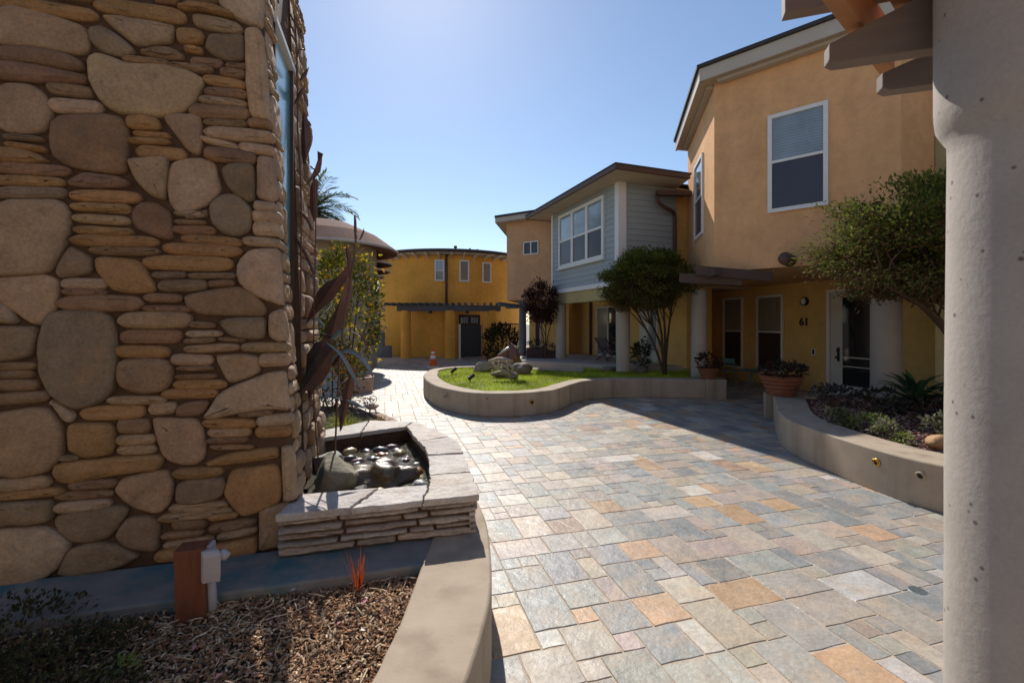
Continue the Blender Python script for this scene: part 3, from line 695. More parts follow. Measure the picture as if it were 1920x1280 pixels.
# rocks in the basin
def hullrock(c, r, col, mat, label, seed, rot=0, npt=16, group=None):
    rr = random.Random(seed); bm = bmesh.new(); cr, sr = math.cos(rot), math.sin(rot)
    for _ in range(npt):
        d_ = Vector((rr.gauss(0, 1), rr.gauss(0, 1), rr.gauss(0, 1))).normalized()*rr.uniform(.85, 1.05)
        x, y, z = d_.x*r[0], d_.y*r[1], d_.z*r[2]; bm.verts.new((c[0]+x*cr-y*sr, c[1]+x*sr+y*cr, c[2]+z))
    h = bmesh.ops.convex_hull(bm, input=bm.verts[:])
    bmesh.ops.delete(bm, geom=[g_ for g_ in h['geom_interior'] if isinstance(g_, bmesh.types.BMVert)], context='VERTS')
    bmesh.ops.bevel(bm, geom=bm.edges[:]+bm.verts[:], offset=min(r)*.09, segments=2, affect='EDGES', profile=.6)
    bmesh.ops.subdivide_edges(bm, edges=bm.edges[:], cuts=2, use_grid_fill=True)
    bm.verts.ensure_lookup_table(); m_ = MB()
    vs = [v.co+v.co.normalized()*0+Vector((0, 0, 0))+((v.co-Vector(c)).normalized()*min(r)*.10*mnoise.noise(v.co*14+Vector((seed, 0, 0)))) for v in bm.verts]
    bm.verts.index_update(); m_.add(vs, [tuple(v.index for v in f.verts) for f in bm.faces], col); bm.free()
    return tag(m_.build('boulder', mat, auto=math.radians(35)), label, 'boulder', group)
def rock(name, c, r, col, mat, label, cat, group=None, rough=.25, freq=1.6, rot=0, seed=0, seg=20, rings=13, flat=0.0):
    b = MB(); b.blob(c, r, seg, rings, rough, freq, rot, seed, col, flat)
    return tag(b.build(name, mat, smooth=not flat), label, cat, group)
hullrock(BL(.14, .50, .52), (.15, .19, .19), (.25, .215, .15), M['rock'], 'angular tan-grey boulder standing in the left of the fountain basin', 3, .5)
c = BL(.42, .62, .46); rock('boulder', c, (.20, .17, .12), (.14, .10, .06), M['wet'], 'dark wet boulder in the middle of the fountain basin', 'boulder', None, .5, 1.6, .2, 8, 28, 18)
hullrock(BL(.06, .95, .50), (.13, .13, .14), (.27, .26, .245), M['rock'], 'grey rough boulder against the tower at the back left of the basin', 12, .9)
hullrock(BL(.30, .36, .47), (.05, .07, .07), (.24, .22, .2), M['rock'], 'small pale angular rock by the foot of the metal sculpture', 14, .2)
stn_spec = {'plum': (.13, .06, .075), 'rust brown': (.28, .11, .04), 'black': (.045, .04, .042), 'olive': (.30, .23, .10), 'grey': (.32, .31, .30)}
cnt = 0
pts_used = []
keys = ['plum', 'rust brown', 'black', 'olive', 'grey', 'black', 'plum', 'olive']
tries = 0
while cnt < 46 and tries < 2000:
    tries += 1
    p, q = R.uniform(.02, .7), R.uniform(.12, 1.5)
    if not inpoly(p, q, [(.02, .13), (.64, .13), (.68, .82), (.58, 1.5), (0, 1.28)]): continue
    rr = R.uniform(.03, .062)
    if any((p-a)**2+(q-b)**2 < (rr+r2)**2*.75 for a, b, r2 in pts_used): continue
    if (p-.42)**2/.04+(q-.62)**2/.03 < 1 or (p-.12)**2+(q-.52)**2 < .03: continue
    pts_used.append((p, q, rr)); k = keys[cnt % 8]
    rock('river_stone', BL(p, q, .445+R.uniform(-.01, .025)), (rr*1.25, rr*.9, rr*.75), hsh(stn_spec[k], .25), M['wet'],
         'smooth wet %s river stone lying in the fountain basin' % k, 'stone', 'river stones in the fountain basin', .12, 1.2, R.uniform(0, 3), cnt, 14, 9)
    cnt += 1

# ================================================================== LEAFY METAL SCULPTURE
scl = empty('leaf_sculpture', G(628, 905, .45), 'dark bronze sculpture of tall blade leaves and stems standing in the fountain', 'sculpture')
def leafplate(pts, Y, col=None, mat='bronze', bulge=.05, tilt=0.0):
    """a hammered leaf: outline traced at distance Y, folded along its long axis"""
    P3 = [P(x, y, Y) for x, y in pts]; n = len(P3)
    c = sum(P3, Vector((0, 0, 0)))/n
    far = max(P3, key=lambda p: (p-c).length); ax = (far-c).normalized(); sdv = ax.cross(Vector((0, -1, 0))).normalized()
    mb = MB(); vs = []
    def fold(p):
        d_ = abs((p-c).dot(sdv)); l_ = (p-c).dot(ax)
        return p+Vector((0, d_*.45+l_*tilt+.5*bulge*(l_*l_)*4, 0))
    rim = [fold(p) for p in P3]
    mid = []
    for p in P3:
        l_ = (p-c).dot(ax); mid.append(fold(c+ax*l_*.96))
    vs = rim+mid
    fs = [(i, (i+1) % n, n+(i+1) % n, n+i) for i in range(n)]
    mb.add(vs, fs)
    return mb.build('leaf', M[mat], scl, solid=.006)
def fp5(L): return [(480+x/3.047, 420+y/3.047) for x, y in L]
def fp4(L): return [(480+x/2.667, y/2.667) for x, y in L]
leafplate(fp5([(258, 575), (300, 470), (335, 385), (395, 330), (440, 318), (500, 290), (545, 250), (535, 300), (480, 370), (420, 440), (340, 500)]), 3.05, tilt=.2)
leafplate(fp5([(515, 110), (540, 165), (548, 240), (535, 300), (520, 310), (522, 220), (512, 160)]), 3.08)
leafplate(fp5([(360, 730), (385, 620), (430, 530), (480, 450), (520, 350), (535, 390), (505, 480), (480, 560), (440, 640), (400, 720)]), 3.0, tilt=-.2)
leafplate(fp5([(240, 960), (262, 870), (320, 780), (400, 690), (440, 690), (445, 740), (420, 830), (370, 900), (300, 960)]), 2.92, tilt=.3)
leafplate(fp5([(455, 1200), (458, 1110), (480, 1000), (520, 910), (575, 800), (583, 830), (570, 900), (540, 1010), (495, 1110), (470, 1180)]), 2.85, mat='bronze', tilt=-.3)
leafplate(fp5([(510, 1000), (560, 1010), (630, 1055), (560, 1040)]), 2.85, mat='verdigris')
leafplate(fp4([(238, 548), (258, 600), (271, 665), (270, 730), (255, 780), (233, 822), (224, 760), (222, 690), (226, 620)]), 3.0)
leafplate(fp4([(215, 402), (235, 365), (264, 338), (252, 375), (228, 402)]), 3.0)
leafplate(fp4([(190, 520), (205, 470), (244, 428), (232, 470), (215, 505)]), 3.0)
leafplate(fp4([(300, 748), (318, 775), (326, 815), (318, 855), (295, 885), (250, 925), (275, 885), (300, 850), (308, 800)]), 3.1)
leafplate(fp4([(285, 890), (305, 900), (305, 1080), (290, 1110), (265, 1040), (268, 950)]), 3.12)
leafplate(fp5([(425, 655), (470, 605), (515, 590), (500, 625), (450, 660)]), 2.9, mat='verdigris')
leafplate(fp5([(340, 540), (352, 535), (392, 585), (380, 592)]), 3.0, mat='verdigris')
leafplate(fp4([(488, 1075), (500, 1105), (503, 1160), (493, 1200), (490, 1140)]), 3.2)
leafplate(fp4([(540, 1140), (541, 1160), (530, 1185), (514, 1198), (526, 1178)]), 3.2)
def fpm(L): return [(480+x/2.133, 360+y/2.133) for x, y in L]
leafplate(fpm([(182, 775), (195, 650), (240, 600), (300, 585), (312, 640), (285, 710), (240, 770), (200, 835)]), 2.98, tilt=.2)
leafplate(fpm([(250, 600), (285, 520), (335, 440), (372, 330), (388, 395), (350, 510), (300, 610)]), 3.02, tilt=-.1)
leafplate(fpm([(300, 690), (330, 640), (385, 600), (360, 660), (325, 700)]), 2.95)
def stem(pts, Y, r, mat='bronze', nm='stem'):
    m_ = MB(); m_.tube([P(x, y, Y if not isinstance(Y, list) else Y[i]) for i, (x, y) in enumerate(pts)], r, 6); m_.build(nm, M[mat], scl, smooth=True)
stem(smooth_line([(553, 30), (557, 124), (558, 240), (563, 320), (565, 397), (564, 520), (563, 640), (563, 760), (570, 900)], 3), 3.02, .0055)
stem(smooth_line([(590, 330), (592, 420), (590, 530), (588, 640), (589, 760), (600, 900)], 3), 3.08, .005)
stem(smooth_line([(668, 440), (664, 480), (655, 540), (640, 640), (632, 760), (626, 905)], 3), 2.9, [.006]*19)
for pts in ([(541, 22), (551, 40), (554, 55)], [(541, 42), (553, 62), (556, 80)], [(543, 60), (555, 80)], [(568, 92), (560, 95), (557, 108)], [(530, 108), (545, 116), (556, 127)], [(582, 312), (590, 318), (597, 330)], [(602, 306), (598, 320)]):
    stem(pts, 3.02, .006, nm='twig')
stem(smooth_line([(545, 435), (560, 455), (575, 480), (590, 515)], 3), 3.05, .012, nm='curl')
stem(smooth_line([(560, 395), (575, 410), (586, 432)], 3), 3.05, .011, nm='curl')
def ribbon(pts, Y, w, mat='verdigris'):
    m_ = MB(); q = smooth_line(pts, 4); k = len(q)
    m_.blade([P(x, y, Y-.15*(i/k)) for i, (x, y) in enumerate(q)], [w*math.sin(math.pi*(.08+.9*i/k)) for i in range(k)], (0, -.7, .7), fold=.15)
    m_.build('curling_blade', M[mat], scl, solid=.004)
ribbon([(612, 642), (640, 665), (660, 700), (677, 730)], 2.85, .022)
ribbon([(622, 680), (632, 666), (652, 658), (675, 668), (692, 690), (699, 706)], 2.9, .03)
ribbon([(660, 622), (675, 628), (685, 642), (690, 660)], 2.9, .015, 'bronze')
ribbon([(597, 746), (620, 744), (642, 748)], 2.85, .014)
stem([(587, 628), (615, 627), (632, 630)], 2.95, .004); stem([(598, 594), (622, 572)], 3.0, .006, 'steel'); stem([(633, 725), (645, 715), (656, 705)], 2.9, .004, 'steel')

# ================================================================== CURB AND MULCH BED
cw = MB(); cw.prism(cb_out+list(reversed(cb_in)), 0, .38)
tag(cw.build('planter_curb', M['conc'], bevel=.012, auto=math.radians(40)), 'broad curving beige concrete curb round the bark bed in the foreground', 'planter wall')
bedpoly = [(-3.0, .7)]+[p for p in cb_in if p[1] < 2.14]+[BL(.6, -.35)[:2], BL(-2.4, -.35)[:2]]
ml = MB(); ml.prism(bedpoly, .05, .318, (.07, .045, .03))
def chip(mb, x, y, z, sz, col):
    L = sz*R.uniform(.6, 1.7); W = sz*R.uniform(.3, .65); T = sz*R.uniform(.08, .25)
    yaw = R.uniform(0, 6.28); pit = R.gauss(0, .35); rol = R.gauss(0, .45)
    m = Matrix.Rotation(yaw, 3, 'Z') @ Matrix.Rotation(pit, 3, 'Y') @ Matrix.Rotation(rol, 3, 'X')
    vs = []
    for (a, b, c_) in ((-1, -.7, 0), (1, -.8, 0), (.8, .9, 0), (-.9, .7, 0), (-.8, -.6, 1), (.85, -.6, 1.2), (.7, .7, 1), (-.8, .6, .8)):
        v = m @ Vector((a*L/2, b*W/2, c_*T)); vs.append((x+v.x, y+v.y, z+v.z))
    mb.add(vs, [(4, 5, 6, 7), (0, 1, 5, 4), (1, 2, 6, 5), (2, 3, 7, 6), (3, 0, 4, 7)], col)
CH = [(.31, .165, .085), (.46, .295, .165), (.14, .075, .04), (.66, .50, .34), (.37, .20, .105)]
for _ in range(24000):
    x, y = R.uniform(-2.1, -.38), R.uniform(1.05, 2.15)
    if x < -1.35 and R.random() < .5: continue
    if not inpoly(x, y, bedpoly): continue
    c_ = R.choices(CH, [4, 4, 3, 2.4, 3])[0]
    chip(ml, x, y, .318+R.uniform(0, .018)+.012*mnoise.noise(Vector((x*5, y*5, 0))), .0165, hsh(c_, .3))
for _ in range(420):                            # longer shreds, straw and a few pale dry leaves among the chips
    x, y = R.uniform(-1.7, -.40), R.uniform(1.05, 2.12)
    if not inpoly(x, y, bedpoly): continue
    a = R.uniform(0, 6.28); l = R.uniform(.03, .085); z = .332+R.uniform(0, .012)
    p0 = Vector((x, y, z)); p1 = p0+Vector((math.cos(a)*l, math.sin(a)*l, R.uniform(-.004, .012)))
    if inpoly(p1.x, p1.y, bedpoly): ml.tube([p0, lerp(p0, p1, .5)+Vector((R.gauss(0, .004), R.gauss(0, .004), .004)), p1], [.0018, .0022, .001], 4, hsh(R.choice([(.5, .36, .22), (.25, .14, .08), (.62, .5, .36)]), .2))
for _ in range(16):
    x, y = R.uniform(-1.3, -.46), R.uniform(1.15, 2.0)
    if inpoly(x, y, bedpoly): ml.leaf((x, y, .342), Vector((R.gauss(0, 1), R.gauss(0, 1), .15)), Vector((R.gauss(0, .3), R.gauss(0, .3), 1)), R.uniform(.018, .034), .016, hsh(R.choice([(.75, .7, .62), (.7, .6, .4), (.6, .28, .3)]), .1))
tag(ml.build('bark_mulch', M['mulch'], origin=(-1.2, 1.5, .05)), kind='stuff', label='brown bark chips covering the foreground planting bed')

# redwood post with a grey outdoor outlet box
po = G(358, 1168, .32); post = empty('redwood_post', po, 'short reddish wood post in the bark bed at the foot of the stone tower', 'post')
m_ = MB(); m_.obox(po+E1*-.053, E1*.106, E2*.09, (-.01, 0, .285)); m_.build('timber', M['redwood'], post, bevel=.004)
ob = G(398, 1150, .32); ob.y += .0; box = empty('outlet_box', ob, 'grey weatherproof outlet box on a pipe fixed beside the redwood post', 'outlet box')
m_ = MB(); m_.tube([ob+Vector((0, 0, -.03)), ob+Vector((-.012, 0, .17))], .0215, 14); m_.build('conduit', M['grey_pvc'], box, smooth=True)
bo = ob+Vector((-.022, -.01, .165))
m_ = MB(); m_.obox(bo+Vector((-.035, -.02, 0)), E1*.062, E2*.06, (0, 0, .115)); m_.build('back_box', M['grey_pvc'], box, bevel=.004)
m_ = MB()
sid = [bo+E1*.028+E2*-.045+Vector((0, 0, z)) for z in ()]
pr = [(0, -.01), (.062, -.01), (.07, .03), (.072, .1), (.045, .112), (0, .112)]
m_.extrude([bo+E1*(-.012)+E2*(-.022)+Vector((0, 0, z))+(E2*-1*x*.55+E1*x*.35) for x, z in pr], E1*.062)
m_.build('hinged_cover', M['grey_pvc'], box, bevel=.004)
m_ = MB(); k0 = bo+E1*.052+E2*-.03+Vector((0, 0, .075))
m_.tube([k0, k0+E1*.022+Vector((0, 0, .012)), k0+E1*.038+Vector((0, 0, -.002))], [.02, .022, .016], 10); m_.build('plug_cap', M['grey_pvc'], box, smooth=True)

# orange grass-like plant
og = G(672, 1108, .33); m_ = MB()
for k in range(24):
    a = R.uniform(0, 6.28); l = R.uniform(.07, .185); t = R.uniform(.08, .42)
    p0 = og+Vector((R.uniform(-.012, .012), R.uniform(-.012, .012), 0)); p2 = p0+Vector((math.cos(a)*l*t, math.sin(a)*l*t, l))
    m_.blade([p0, (p0+p2)/2+Vector((0, 0, .012)), p2], [.0045, .004, .0008], (math.cos(a), math.sin(a), .3), fold=.2, col=hsh((.62, .13, .02) if R.random() < .75 else (.16, .04, .03), .3))
tag(m_.build('sedge_plant', M['leaf'], origin=og), 'small upright orange grass plant in the sunlit bark', 'plant')

# low dark shrubs in the shade at the lower left
def leafball(mb, c, rad, n, size, cols, clumps=14, spread=.33, flat=0.0, rr=None, up=.3, w=.5, shell=.75, zmin=None):
    c = Vector(c); cl = []
    for _ in range(clumps):
        while True:
            d_ = Vector((R.uniform(-1, 1), R.uniform(-1, 1), R.uniform(-1, 1)))
            if .1 < d_.length < 1: break
        d_ = d_.normalized()*(R.uniform(shell, 1)**.6)
        k = R.uniform(.65, 1.25)
        cl.append((Vector((d_.x*rad[0], d_.y*rad[1], d_.z*rad[2])), k))
    for _ in range(n):
        o, k = R.choice(cl)
        p = o+Vector((R.gauss(0, spread*rad[0]), R.gauss(0, spread*rad[1]), R.gauss(0, spread*rad[2]*.8)))
        e = (p.x/rad[0])**2+(p.y/rad[1])**2+(p.z/rad[2])**2
        if e > 1.35: continue
        if zmin is not None and c.z+p.z < zmin: continue
        d_ = Vector((p.x/rad[0], p.y/rad[1], p.z/rad[2]+up))+Vector((R.gauss(0, .6), R.gauss(0, .6), R.gauss(0, .5)))
        nn = Vector((R.gauss(0, .6), R.gauss(0, .6), 1))
        s_ = size*R.uniform(.6, 1.3)
        col = R.choice(cols); mb.leaf(c+p, d_, nn, s_, s_*w, hsh((col[0]*k, col[1]*k, col[2]*k), .2))
def shrub(name, c, rad, n, size, cols, label, cat='shrub', group=None, stems=5, w=.5, ground=None, **kw):
    r = empty(name, (c[0], c[1], ground if ground is not None else c[2]-rad[2]), label, cat, group)
    m_ = MB(); leafball(m_, c, rad, n, size, cols, w=w, **kw); m_.build('foliage', M['leaf'], r)
    m_ = MB(); z0 = ground if ground is not None else c[2]-rad[2]
    for k in range(stems):
        a = 6.28*k/stems+R.uniform(-.4, .4); f = R.uniform(.3, .75)
        tip = Vector((c[0]+math.cos(a)*rad[0]*f, c[1]+math.sin(a)*rad[1]*f, c[2]+rad[2]*R.uniform(-.2, .5)))
        b0 = Vector((c[0]+math.cos(a)*.02, c[1]+math.sin(a)*.02, z0-.01))
        m_.tube([b0, lerp(b0, tip, .5)+Vector((0, 0, .04*rad[2])), tip], [.012*rad[0]*2+.002, .009*rad[0]*2+.002, .003], 5)
    m_.build('stem', M['bark'], r)
    return r
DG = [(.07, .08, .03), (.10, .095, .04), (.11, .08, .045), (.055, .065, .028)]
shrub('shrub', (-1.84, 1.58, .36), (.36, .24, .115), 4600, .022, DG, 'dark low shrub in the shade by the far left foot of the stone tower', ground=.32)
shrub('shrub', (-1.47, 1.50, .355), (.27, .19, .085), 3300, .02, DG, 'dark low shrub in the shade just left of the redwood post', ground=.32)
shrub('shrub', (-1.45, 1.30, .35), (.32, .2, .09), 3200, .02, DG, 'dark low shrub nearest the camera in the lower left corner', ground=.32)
shrub('seedling', (G(232, 1262, .34).x, G(232, 1262, .34).y, .36), (.035, .03, .03), 70, .022, [(.25, .32, .07)], 'tiny bright green seedling at the bottom edge of the bark bed', 'plant', ground=.32, stems=3)
# ================================================================== ISLAND PLANTER
def wall_strip(out, inn, z1, name, mat, label, parent=None, bev=.02):
    m_ = MB(); m_.prism(list(out)+list(reversed(inn)), 0, z1); return m_
def offset(line, d):
    o = []
    for i, p in enumerate(line):
        a = line[max(0, i-1)]; b = line[min(len(line)-1, i+1)]
        tx, ty = b[0]-a[0], b[1]-a[1]; l = math.hypot(tx, ty) or 1
        o.append((p[0]-ty/l*d, p[1]+tx/l*d))
    return o
isl = empty('island_planter', (0.3, 9.0, 0), 'curving low concrete seat wall enclosing the raised lawn island in the courtyard', 'planter wall')
fw = isl_front[:-1]; inn = offset(fw, .30)
m_ = MB(); m_.prism(fw+list(reversed(inn)), 0, .38); m_.build('seat_wall', M['conc'], isl, bevel=.02, auto=math.radians(40))
bk = list(isl_back); bin_ = offset(bk, -.24)
m_ = MB(); m_.prism(bk+list(reversed(bin_)), 0, .375); m_.build('rear_curb', M['conc'], isl, bevel=.02, auto=math.radians(40))
m_ = MB(); m_.obox((3.80, 8.88, 0), (.38, -.02, 0), (.09, .40, 0), (0, 0, .395)); m_.build('end_pier', M['conc'], isl, bevel=.012)
def steplight(parent, p, n, r=.045, mat='brass'):
    n = Vector(n).normalized(); p = Vector(p); u = n.cross(Vector((0, 0, 1))).normalized(); up = u.cross(n)*-1
    m_ = MB(); ring = []
    k = 18
    for (rr, h) in ((r, 0), (r, .012), (r*.72, .018), (r*.66, .004)):
        ring.append([p+(u*math.cos(6.283*i/k)+Vector((0, 0, 1))*math.sin(6.283*i/k))*rr+n*h for i in range(k)])
    vs = [v for q in ring for v in q]; fs = []
    for j in range(3):
        for i in range(k): fs.append((j*k+i, j*k+(i+1) % k, (j+1)*k+(i+1) % k, (j+1)*k+i))
    m_.add(vs, fs); li = m_.build('step_light', M[mat], parent, smooth=True)
    m_ = MB(); m_.add(ring[3], [tuple(range(k))]); m_.build('lens', M['black'], li)
    m_ = MB()
    arc = [p+(u*math.cos(a)+Vector((0, 0, 1))*math.sin(a))*r*.8+n*(.02+.012*math.sin(a)) for a in [math.pi*i/8 for i in range(9)]]
    m_.tube(arc, .006, 6); m_.build('hood', M[mat], li, smooth=True)
steplight(isl, (.318, 7.335, .22), (.2, -1, 0)); steplight(isl, (-1.13, 7.73, .26), (-.65, -.75, 0), .03, 'conc_grey'); steplight(isl, (-.40, 7.228, .30), (-.05, -1, 0), .02, 'conc_grey')
# lawn: soil sheet with blades
lawn_poly = offset(isl_front[:-1], .22)+[(3.9, 9.3), (4.6, 11.9), (1.9, 12.2)]+list(reversed(offset(isl_back, -.16)))
lw = MB(); lw.prism(lawn_poly, .0, .335, (.20, .26, .03))
xs0, xs1 = -2.0, 4.6
tone = [(.43, .50, .035), (.33, .44, .03), (.50, .54, .06), (.52, .46, .12)]
nb = 0
while nb < 52000:
    x, y = R.uniform(xs0, xs1), R.uniform(7.3, 12.1)
    if not inpoly(x, y, lawn_poly): continue
    nb += 1
    z = .335; h = R.uniform(.018, .045)*(1+.5*mnoise.noise(Vector((x*2, y*2, 0)))); a = R.uniform(0, 6.28); l = R.uniform(.1, .9)*h
    wv = .0045; dx, dy = math.cos(a)*wv, math.sin(a)*wv; k = 1+.45*mnoise.noise(Vector((x*1.7, y*1.7, 5)))+.25*mnoise.noise(Vector((x*6, y*6, 1)))
    c_ = R.choices(tone, [5, 4, 3, 1])[0]
    lw.add([(x-dx, y-dy, z), (x+dx, y+dy, z), (x-dy*l/wv*1.0, y+dx*l/wv, z+h)], [(0, 1, 2)], hsh((c_[0]*k, c_[1]*k, c_[2]*k), .2))
tag(lw.build('lawn', M['grass'], origin=(1, 9, 0)), kind='stuff', label='bright green lawn filling the raised island planter')

# boulders, driftwood and bronze animal on the lawn
def lawnrock(px, py, r, col, label, seed, rot=0, **k):
    c = G(px, py, .36); return rock('boulder', (c.x, c.y, .34+r[2]*.55), r, col, M['rock'], label, 'boulder', 'boulders on the lawn island', k.get('rough', .35), k.get('freq', 1.4), rot, seed, 22, 14)
def lawnhull(px, py, r, col, label, seed, rot=0):
    c = G(px, py, .36); return hullrock((c.x, c.y, .34+r[2]*.55), r, col, M['rock'], label, seed, rot, 18, 'boulders on the lawn island')
lawnhull(912, 695, (.33, .22, .19), (.34, .265, .185), 'long tan boulder sloping up to the left of the sculpture on the lawn', 47, .2).rotation_euler = (0, -.32, 0)
lawnhull(952, 690, (.42, .27, .24), (.15, .115, .085), 'broad dark boulder under the bronze sculpture on the lawn', 22, .1)
lawnrock(979, 699, (.24, .22, .17), (.20, .15, .12), 'rounded brown boulder at the right of the sculpture on the lawn', 23, .0, rough=.25)
lawnhull(943, 706, (.28, .17, .14), (.30, .25, .205), 'pale knobbly boulder in front of the bronze sculpture on the lawn', 24, .3)
lawnhull(962, 709, (.15, .12, .10), (.24, .20, .165), 'small grey jagged rock at the front right of the pale boulder on the lawn', 31, .9)
dw = empty('driftwood', G(940, 690, .36), 'pale driftwood log lying over the boulders under the bronze sculpture', 'driftwood')
Yd = 9.35
m_ = MB(); m_.tube([P(916, 678, Yd), P(932, 674, Yd), P(948, 675, Yd), P(962, 677, Yd)], [.03, .055, .06, .04], 8, ); m_.build('log', M['rock'], dw, smooth=True)
for pts in ([(930, 688), (942, 684), (952, 690), (956, 698)], [(934, 676), (936, 684), (930, 692)], [(948, 677), (954, 686), (948, 694), (940, 698)], [(926, 694), (936, 690), (946, 696), (950, 704)], [(955, 682), (962, 690), (958, 700)], [(938, 700), (948, 697), (958, 703)], [(922, 680), (928, 686), (924, 694)]):
    m_ = MB(); m_.tube([P(x, y, Yd-.22) for x, y in pts], [.026, .034, .03, .012], 7); m_.build('root', M['rock'], dw, smooth=True)
for o in dw.children:
    at = o.data.attributes['col']; at.data.foreach_set('color', [c_ for _ in range(len(at.data)) for c_ in (.42, .33, .26, 1)])
an = empty('bronze_sculpture', P(958, 684, 9.45), 'weathered bronze animal sculpture with raised angular limbs standing on the lawn boulders', 'sculpture')
Ys = 9.45
m_ = MB(); m_.tube([P(966, 678, Ys), P(964, 668, Ys), P(962, 660, Ys+.02), P(958, 652, Ys), P(957, 645, Ys-.03)], [.10, .135, .12, .08, .045], 12); m_.build('body', M['bronze'], an, smooth=True)
m_ = MB(); m_.tube([P(960, 650, Ys), P(952, 653, Ys-.05), P(943, 659, Ys-.08), P(935, 664, Ys-.1)], [.04, .032, .026, .012], 8); m_.build('left_limb', M['steel'], an, smooth=True)
m_ = MB(); m_.extrude([P(955, 646, Ys), P(958, 643, Ys), P(970, 650, Ys), P(966, 655, Ys), P(958, 656, Ys), P(953, 653, Ys)], (0, .06, 0)); m_.build('shoulder_plate', M['steel'], an)
m_ = MB(); m_.tube([P(968, 655, Ys), P(972, 648, Ys), P(972.5, 640, Ys)], [.03, .018, .01], 7); m_.build('raised_limb', M['steel'], an, smooth=True)
m_ = MB(); m_.tube([P(968, 660, Ys), P(973, 662, Ys-.05), P(977, 666, Ys-.08)], [.05, .03, .012], 7); m_.build('right_limb', M['bronze'], an, smooth=True)
m_ = MB(); m_.tube([P(957, 646, Ys), P(954, 641, Ys-.02), P(952, 637, Ys-.05)], [.035, .022, .006], 7); m_.build('head', M['bronze'], an, smooth=True)
m_ = MB(); m_.extrude([P(931, 666, Ys+.02), P(945, 657, Ys+.02), P(956, 654, Ys+.02), P(958, 672, Ys+.02), P(940, 674, Ys+.02)], (0, .04, 0)); m_.build('wing_plate', M['bronze'], an)
for (px, py, lb) in ((849, 702, 'left of two small black spotlights on stakes in the lawn'), (882, 716, 'right of two small black spotlights on stakes in the lawn')):
    p = G(px, py, .34); sp = empty('spotlight', p, lb, 'spotlight', 'spotlights in the lawn')
    m_ = MB(); m_.tube([p, p+Vector((0, 0, .09))], .008, 6); m_.build('stake', M['black'], sp)
    m_ = MB(); m_.tube([p+Vector((-.03, -.03, .06)), p+Vector((.06, .05, .135))], [.033, .038], 12); m_.build('lamp_head', M['black'], sp)
for (px, py, r_, lb) in ((1202, 697, (.16, .10, .08), 'flat tan stone lying in the shaded grass before the blue house'), (1140, 694, (.2, .12, .07), 'low grey stone in the shaded grass by the right column of the blue house')):
    c = G(px, py, .36); rock('boulder', (c.x, c.y, .36+r_[2]*.4), r_, (.24, .19, .15), M['rock'], lb, 'boulder', None, .4, 1.5, .3, px)

# traffic cone
tc_ = G(812, 688); cone = empty('traffic_cone', tc_, 'orange traffic cone with two pale bands standing in the courtyard', 'cone')
m_ = MB(); m_.box(tc_.x-.19, tc_.x+.19, tc_.y-.19, tc_.y+.19, 0, .035); m_.build('base', M['refl'], cone, bevel=.008)
m_ = MB(); m_.lathe((tc_.x, tc_.y, .035), [(.15, 0), (.135, .02), (.035, .61), (.026, .62), (.0, .62)], 24); m_.build('body', M['cone'], cone, smooth=True)
for z0, z1 in ((.29, .41), (.46, .53)):
    m_ = MB(); rr = lambda z: .135-.1*(z-.055)/.59+.003
    m_.lathe((tc_.x, tc_.y, 0), [(rr(z0), z0), (rr(z1), z1)], 24); m_.build('reflective_band', M['refl'], cone, smooth=True)

# ================================================================== RIGHT PLANTER
rp = empty('curved_planter', (3.4, 4.6, 0), 'curving concrete planter wall with brass step lights at the right of the paving', 'planter wall')
m_ = MB(); m_.prism(list(rp_out)+list(reversed(rp_in)), 0, .38); m_.build('seat_wall', M['conc'], rp, bevel=.014, auto=math.radians(40))
m_ = MB(); m_.obox((3.98, 7.16, 0), (.62, -.30, 0), (.12, .26, 0), (0, 0, .384)); m_.build('end_pier', M['conc'], rp, bevel=.012)
def on_rp(px):
    best = None
    for i in range(len(rp_out)-1):
        a, b = rp_out[i], rp_out[i+1]
        for k in range(10):
            t = k/10; x, y = lerp(a[0], b[0], t), lerp(a[1], b[1], t)
            e = abs(CX+F*x/y-px)+(0 if y < 5.4 else 1e3)
            if best is None or e < best[0]: best = (e, x, y, (b[1]-a[1], -(b[0]-a[0])))
    return best
for px, py, mt in ((1644, 866, 'brass'), (1727, 891, 'conc')):
    e, x, y, nr = on_rp(px); nr = Vector((nr[0], nr[1], 0)).normalized()
    if nr.dot(Vector((-x, -y, 0))) < 0: nr = -nr
    z = EYE-(py-HY)/F*y; steplight(rp, Vector((x, y, z))+nr*.001, nr, .034, mt)
rs = MB(); rs.prism(rp_in+[(8.2, 3.1), (8.2, 7.5), (4.6, 7.3)], .02, .335, (.05, .03, .022))
PCH = [(.22, .09, .065), (.32, .18, .14), (.12, .06, .045), (.42, .33, .28), (.18, .07, .05)]
k = 0
while k < 8000:
    x, y = R.uniform(3.5, 6.5), R.uniform(3.3, 7.2)
    if not inpoly(x, y, rp_in+[(8.2, 3.1), (8.2, 7.5), (4.6, 7.3)]): continue
    dd = min(math.hypot(x-q[0], y-q[1]) for q in rp_in)
    if dd > .8 and R.random() < .6: k += .3; continue
    chip(rs, x, y, .335+R.uniform(0, .012), .034, hsh(R.choice(PCH), .3)); k += 1
tag(rs.build('planter_mulch', M['mulch'], origin=(4.5, 5, 0)), kind='stuff', label='reddish bark and gravel covering the curved planter bed at the right')
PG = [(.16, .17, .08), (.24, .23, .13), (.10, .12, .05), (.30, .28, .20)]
def bedplant(px, py, rad, n, size, cols, lb, group='ground cover plants in the curved planter'):
    c = G(px, py, .345); shrub('ground_cover_plant', (c.x, c.y, .35+rad[2]*.7), rad, n, size, cols, lb, 'plant', group, 5, .75, ground=.34, clumps=12)
